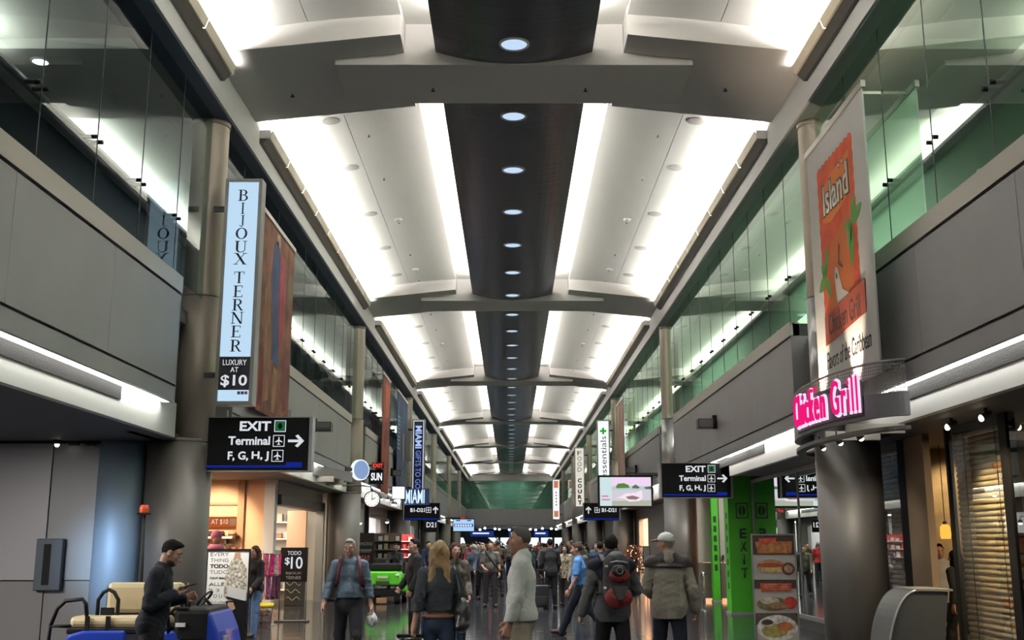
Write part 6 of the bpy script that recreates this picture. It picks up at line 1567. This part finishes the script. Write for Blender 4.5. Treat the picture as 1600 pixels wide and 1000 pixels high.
t = thing('electric_cart', 'bright green cart facing this way beyond the grey shirted man', 'cart', (-3.62, 32.6, 0), 0)
q = MB(); q.prism([(-.48, .52), (.48, .52), (.50, .74), (.44, .90), (-.44, .90), (-.50, .74)], 1, -.9, .15); o = q.build('front_cowl', cart_green, t); md = o.modifiers.new('soft', 'BEVEL'); md.width = .05; md.segments = 3; md.limit_method = 'ANGLE'
q = MB(); rect(q, -.2, .18, .56, .64, -.915, .02); q.build('grille', dark, t); q = MB(); rect(q, -.16, .14, .72, .79, -.915, .01); q.build('badge', mat('badge_pale', (.5, .65, .4), .5), t)
MB().box(.42, .68, -.5, 1.3, .32, .66, bev=.06).build('side_body', cart_green, t); MB().box(-.5, .5, -.8, 1.6, .22, .40, bev=.03).build('chassis', black, t)
MB().box(-.46, .46, -.25, .1, .9, 1.12, bev=.06).build('dashboard', black, t); MB().box(-.46, .46, .55, .95, .70, .80, bev=.03).build('seat_cushion', rub, t); MB().box(-.46, .46, .95, 1.05, .75, 1.25, bev=.03).build('backrest', rub, t)
q = MB(); q.tube([(.2+.16*math.cos(a), .08+.05*math.sin(a), 1.12+.16*math.sin(a)) for a in [2*PI*i/18 for i in range(19)]], .014, 6); q.build('steering_wheel', black, t)
for x in (-.40, .40):
    for y in (-.55, 1.2): wheel(t, x, y, .235, .18, 'x')
for x in (-.40, .40): MB().ball((x, -.90, .80), (.06, .03, .04)).build('headlamp', mat('lens', (.5, .5, .5), .1), t)
MB().box(-.18, .12, -.92, -.86, .02, .18, bev=.02).build('charger_box', mat('box_tan', (.3, .17, .08), .6), t)
# ------------------------------------------------------------------ people farther down the hall
RC = .0125
def base_person(kind, H, pose, skin, hairs, fem, top, bottom):
    t = thing('person', 'x', 'person', (0, 0, 0)); J = skeleton(H, pose, fem); H_ = body(J, fem, skin, t, RC, dict(l=dict(curl=50), r=dict(curl=50)), 1.0, True, False)
    hair(J, H_, hair_m[hairs[1]], t, RC*.8, hairs[0])
    shirt(J, top[0], t, RC, top[1], top[2], top[3], top[4], 7, .008, fem); trousers(J, bottom, t, RC, .013, .05, 8, .006); shoes(J, shoe_m, t, RC)
    for o in list(t.children):
        for sl in o.material_slots:
            m = sl.material; sl.link = 'OBJECT'; sl.material = m
    t['H'] = H; return t, J
blk_ = cloth('black_jacket', (.011, .011, .013))
kinds = [
    base_person('stand', 1.76, dict(arml=(4, 10, 20, 6), armr=(8, 10, 30, 8)), skin_a, ('short', 'dark'), False, (blk_, .026, -.14, 'long', .02), cloth('dark_trousers', (.012, .012, .015)))[0],
    base_person('walk', 1.74, dict(lean=2, legl=(20, 6, 2), legr=(-18, 20, 2), footr=22, footl=-6, arml=(-16, 10, 16, 0), armr=(16, 10, 24, 0)), skin_b, ('short', 'salt'), False, (blk_, .022, -.08, 'long', .03), cloth('dark_trousers', (.012, .012, .015)))[0],
    base_person('lady', 1.66, dict(legl=(6, 4, 1), legr=(-5, 6, 1), arml=(6, 8, 40, 10), armr=(10, 10, 70, 24)), skin_a, ('long', 'brown'), True, (blk_, .026, -.16, 'long', 0), cloth('jeans_dark', (.012, .020, .045)))[0],
    base_person('bob', 1.64, dict(legl=(16, 5, 1), legr=(-14, 16, 1), footr=16, arml=(-12, 8, 14, 0), armr=(14, 8, 24, 0)), skin_a, ('bob', 'dark'), True, (blk_, .022, -.04, 'long', 0), cloth('jeans_dark', (.012, .020, .045)))[0],
    base_person('tee', 1.77, dict(legl=(3, 3, 4), legr=(-3, 3, 4), arml=(3, 12, 26, 6), armr=(5, 12, 60, 24)), skin_b, ('crop', 'grey'), False, (blk_, .020, -.03, 'short', .045), cloth('khaki', (.30, .265, .20)))[0]]
used_k = set()
def put(kind, loc, rz, label, top=None, bottom=None, hairc=None, sc=1.0, group=None):
    r = kinds[kind]
    t = r if kind not in used_k else dup(r)
    used_k.add(kind); t.location = loc; t.rotation_euler = (0, 0, D2(rz)); t.scale = (sc,)*3; t['label'] = label
    if group: t['group'] = group
    elif 'group' in t.keys(): del t['group']
    for o in bpy.data.objects:
        if o.parent is t:
            n = o.name.split('.')[0]
            if n == 'shirt' and top: o.material_slots[0].material = top
            if n == 'trousers' and bottom: o.material_slots[0].material = bottom
            if n == 'hair' and hairc: o.material_slots[0].material = hair_m[hairc]
    return t
cl = {n: cloth('crowd_'+n, c) for n, c in dict(grey=(.115, .11, .10), slate=(.05, .06, .08), red=(.36, .03, .03), navy=(.012, .016, .04), white=(.45, .45, .43), olive=(.06, .06, .035), brown=(.07, .04, .025), purple=(.09, .04, .10), tan=(.22, .17, .11), charcoal=(.025, .025, .028), teal=(.03, .09, .11), pink=(.38, .14, .16)).items()}
# distinct people in the middle distance
floral = mat('cloth_mottled', (.06, .05, .035), .85, noise=(20, .9, (1, 1, 1)))
put(2, (-.84, 16.8, 0), 200, 'dark haired person in mottled dark jacket and jeans right behind the blond woman', floral, None, None, 1.02)
put(0, (-1.68, 19.6, 0), 110, 'person in black with dark hair partly hidden left of the blond woman', blk_, None)
t = put(4, (-.55, 30.3, 0), 184, 'person in grey sweater with a dark bag strap across the chest, facing this way', cl['grey'], cl['charcoal'], 'brown', .985)
g = thing('shoulder_bag', 'dark shoulder bag with strap worn by the person in the grey sweater', 'bag', t.location.copy(), D2(184)); strap(g, [(.15, -.10, 1.45), (.13, .06, 1.49), (.03, .165, 1.30), (-.10, .18, 1.12), (-.21, .09, 1.0)], black, .04, t=.01); MB().box(-.34, -.22, -.12, .16, .72, 1.0, bev=.03).build('bag', black, g)
put(1, (-.86, 33.6, 0), 186, 'grey haired person just left behind the person in the grey sweater', cl['slate'], None, 'grey')
put(0, (1.05, 29.6, 0), 8, 'person in dark suit seen from behind, right of the white shirted man', cl['charcoal'], None, 'dark', 1.03)
suitcase('black upright suitcase beside the person in the dark suit', (.78, 29.2, 0), .1, .62, .42, .26, .38)
put(2, (1.50, 30.8, 0), 170, 'person with pale mottled jacket between the dark suit and the blue polo', mat('cloth_floral_pale', (.26, .23, .16), .85, noise=(22, .9, (1, 1, 1))), cl['charcoal'], 'dark')
put(0, (2.05, 25.5, 0), -10, 'person in navy jacket seen from behind, right of the blue polo', cl['navy'], None, 'dark', .98)
put(3, (1.72, 27.6, 0), 150, 'person in grey scarf coat behind the blue polo', cl['grey'], None, 'salt', 1.03)
put(1, (-1.62, 45.5, 0), 175, 'person in bright red jacket walking this way, left of the grey sweater', cl['red'], cl['navy'], 'dark')
put(4, (1.92, 58, 0), 20, 'far person in red top to the right of the white shirted man', cl['red'], cl['charcoal'], 'dark')
put(2, (-1.25, 38.5, 0), 180, 'person with pale hair behind the dark haired woman', cl['purple'], None, 'grey')
put(2, (-4.70, 20.5, 0), 150, 'person in black coat with denim skirt browsing beside the standing poster', blk_, mat('cloth_denim_blue', (.05, .10, .20), .8), 'brown', .99)
put(0, (6.72, 17.45, 0), 165, 'person in white shirt inside the restaurant under the amber lamp', cl['white'], cl['charcoal'], 'dark', .95)
put(3, (6.62, 16.55, 0), 30, 'person in dark grey seen from behind inside the restaurant doorway', cl['charcoal'], cl['charcoal'], 'dark', .98)
# driver of the green cart
t, J, H_ = person('person in dark uniform seated at the wheel of the green cart', (-3.30, 32.6+.72, 0), 180, 1.72, dict(legl=(82, 78, 5), legr=(82, 78, 5), arml=(40, 8, 40, 10), armr=(40, 8, 40, 10), bob=0), skin_c, ('short', 'dark'), res=.014)
shirt(J, blk_, t, .014, .022, .0, 'long', .02, 81); trousers(J, cl['charcoal'], t, .014, .012, .04, 82); shoes(J, shoe_m, t, .014); t.location.z = .34; t.location.x = -3.45
# the crowd towards the end of the hall
rng = random.Random(21); tops = [blk_, cl['charcoal'], cl['navy'], cl['slate'], blk_, cl['brown'], cl['olive'], cl['grey'], cl['purple'], cl['teal'], cl['charcoal'], blk_, blk_, cl['red'], cl['charcoal'], cl['grey']]
nm_ = ['black', 'charcoal', 'navy', 'slate blue', 'black', 'brown', 'olive', 'grey', 'purple', 'teal', 'charcoal', 'black', 'black', 'red', 'charcoal', 'grey']
spots = []
tries = 0
while len(spots) < 118 and tries < 20000:
    tries += 1
    y = 34.5+72*rng.random()**1.15; x = rng.uniform(-3.6, 3.7)
    if y < 48 and -.4 < x < .9: continue
    if y < 37 and x < -2.4: continue
    if all((x-a)**2+((y-b)*.8)**2 > .82**2 for a, b in spots) and all((x-a)**2+(y-b)**2 > 1.0 for a, b in ((-1.62, 45.5), (1.92, 58), (-1.25, 38.5))): spots.append((x, y))
for x, y in spots:
    k = rng.randrange(5); i = rng.randrange(len(tops)); back = rng.random() < .55
    depth = 'thick of the crowd' if y < 58 else 'distant crowd' if y < 82 else 'farthest crowd by the end wall'
    lab = 'person in %s top, %s, in the %s' % (nm_[i], 'seen from behind' if back else 'facing this way', depth)
    put(k, (x, y, 0), (rng.uniform(-25, 25) if back else 180+rng.uniform(-30, 30)), lab, tops[i], cl['charcoal'] if rng.random() < .6 else cl['navy'], rng.choice(['dark', 'brown', 'dark', 'salt', 'grey', 'blond']), rng.uniform(.95, 1.05), lab.replace('person', 'people', 1))
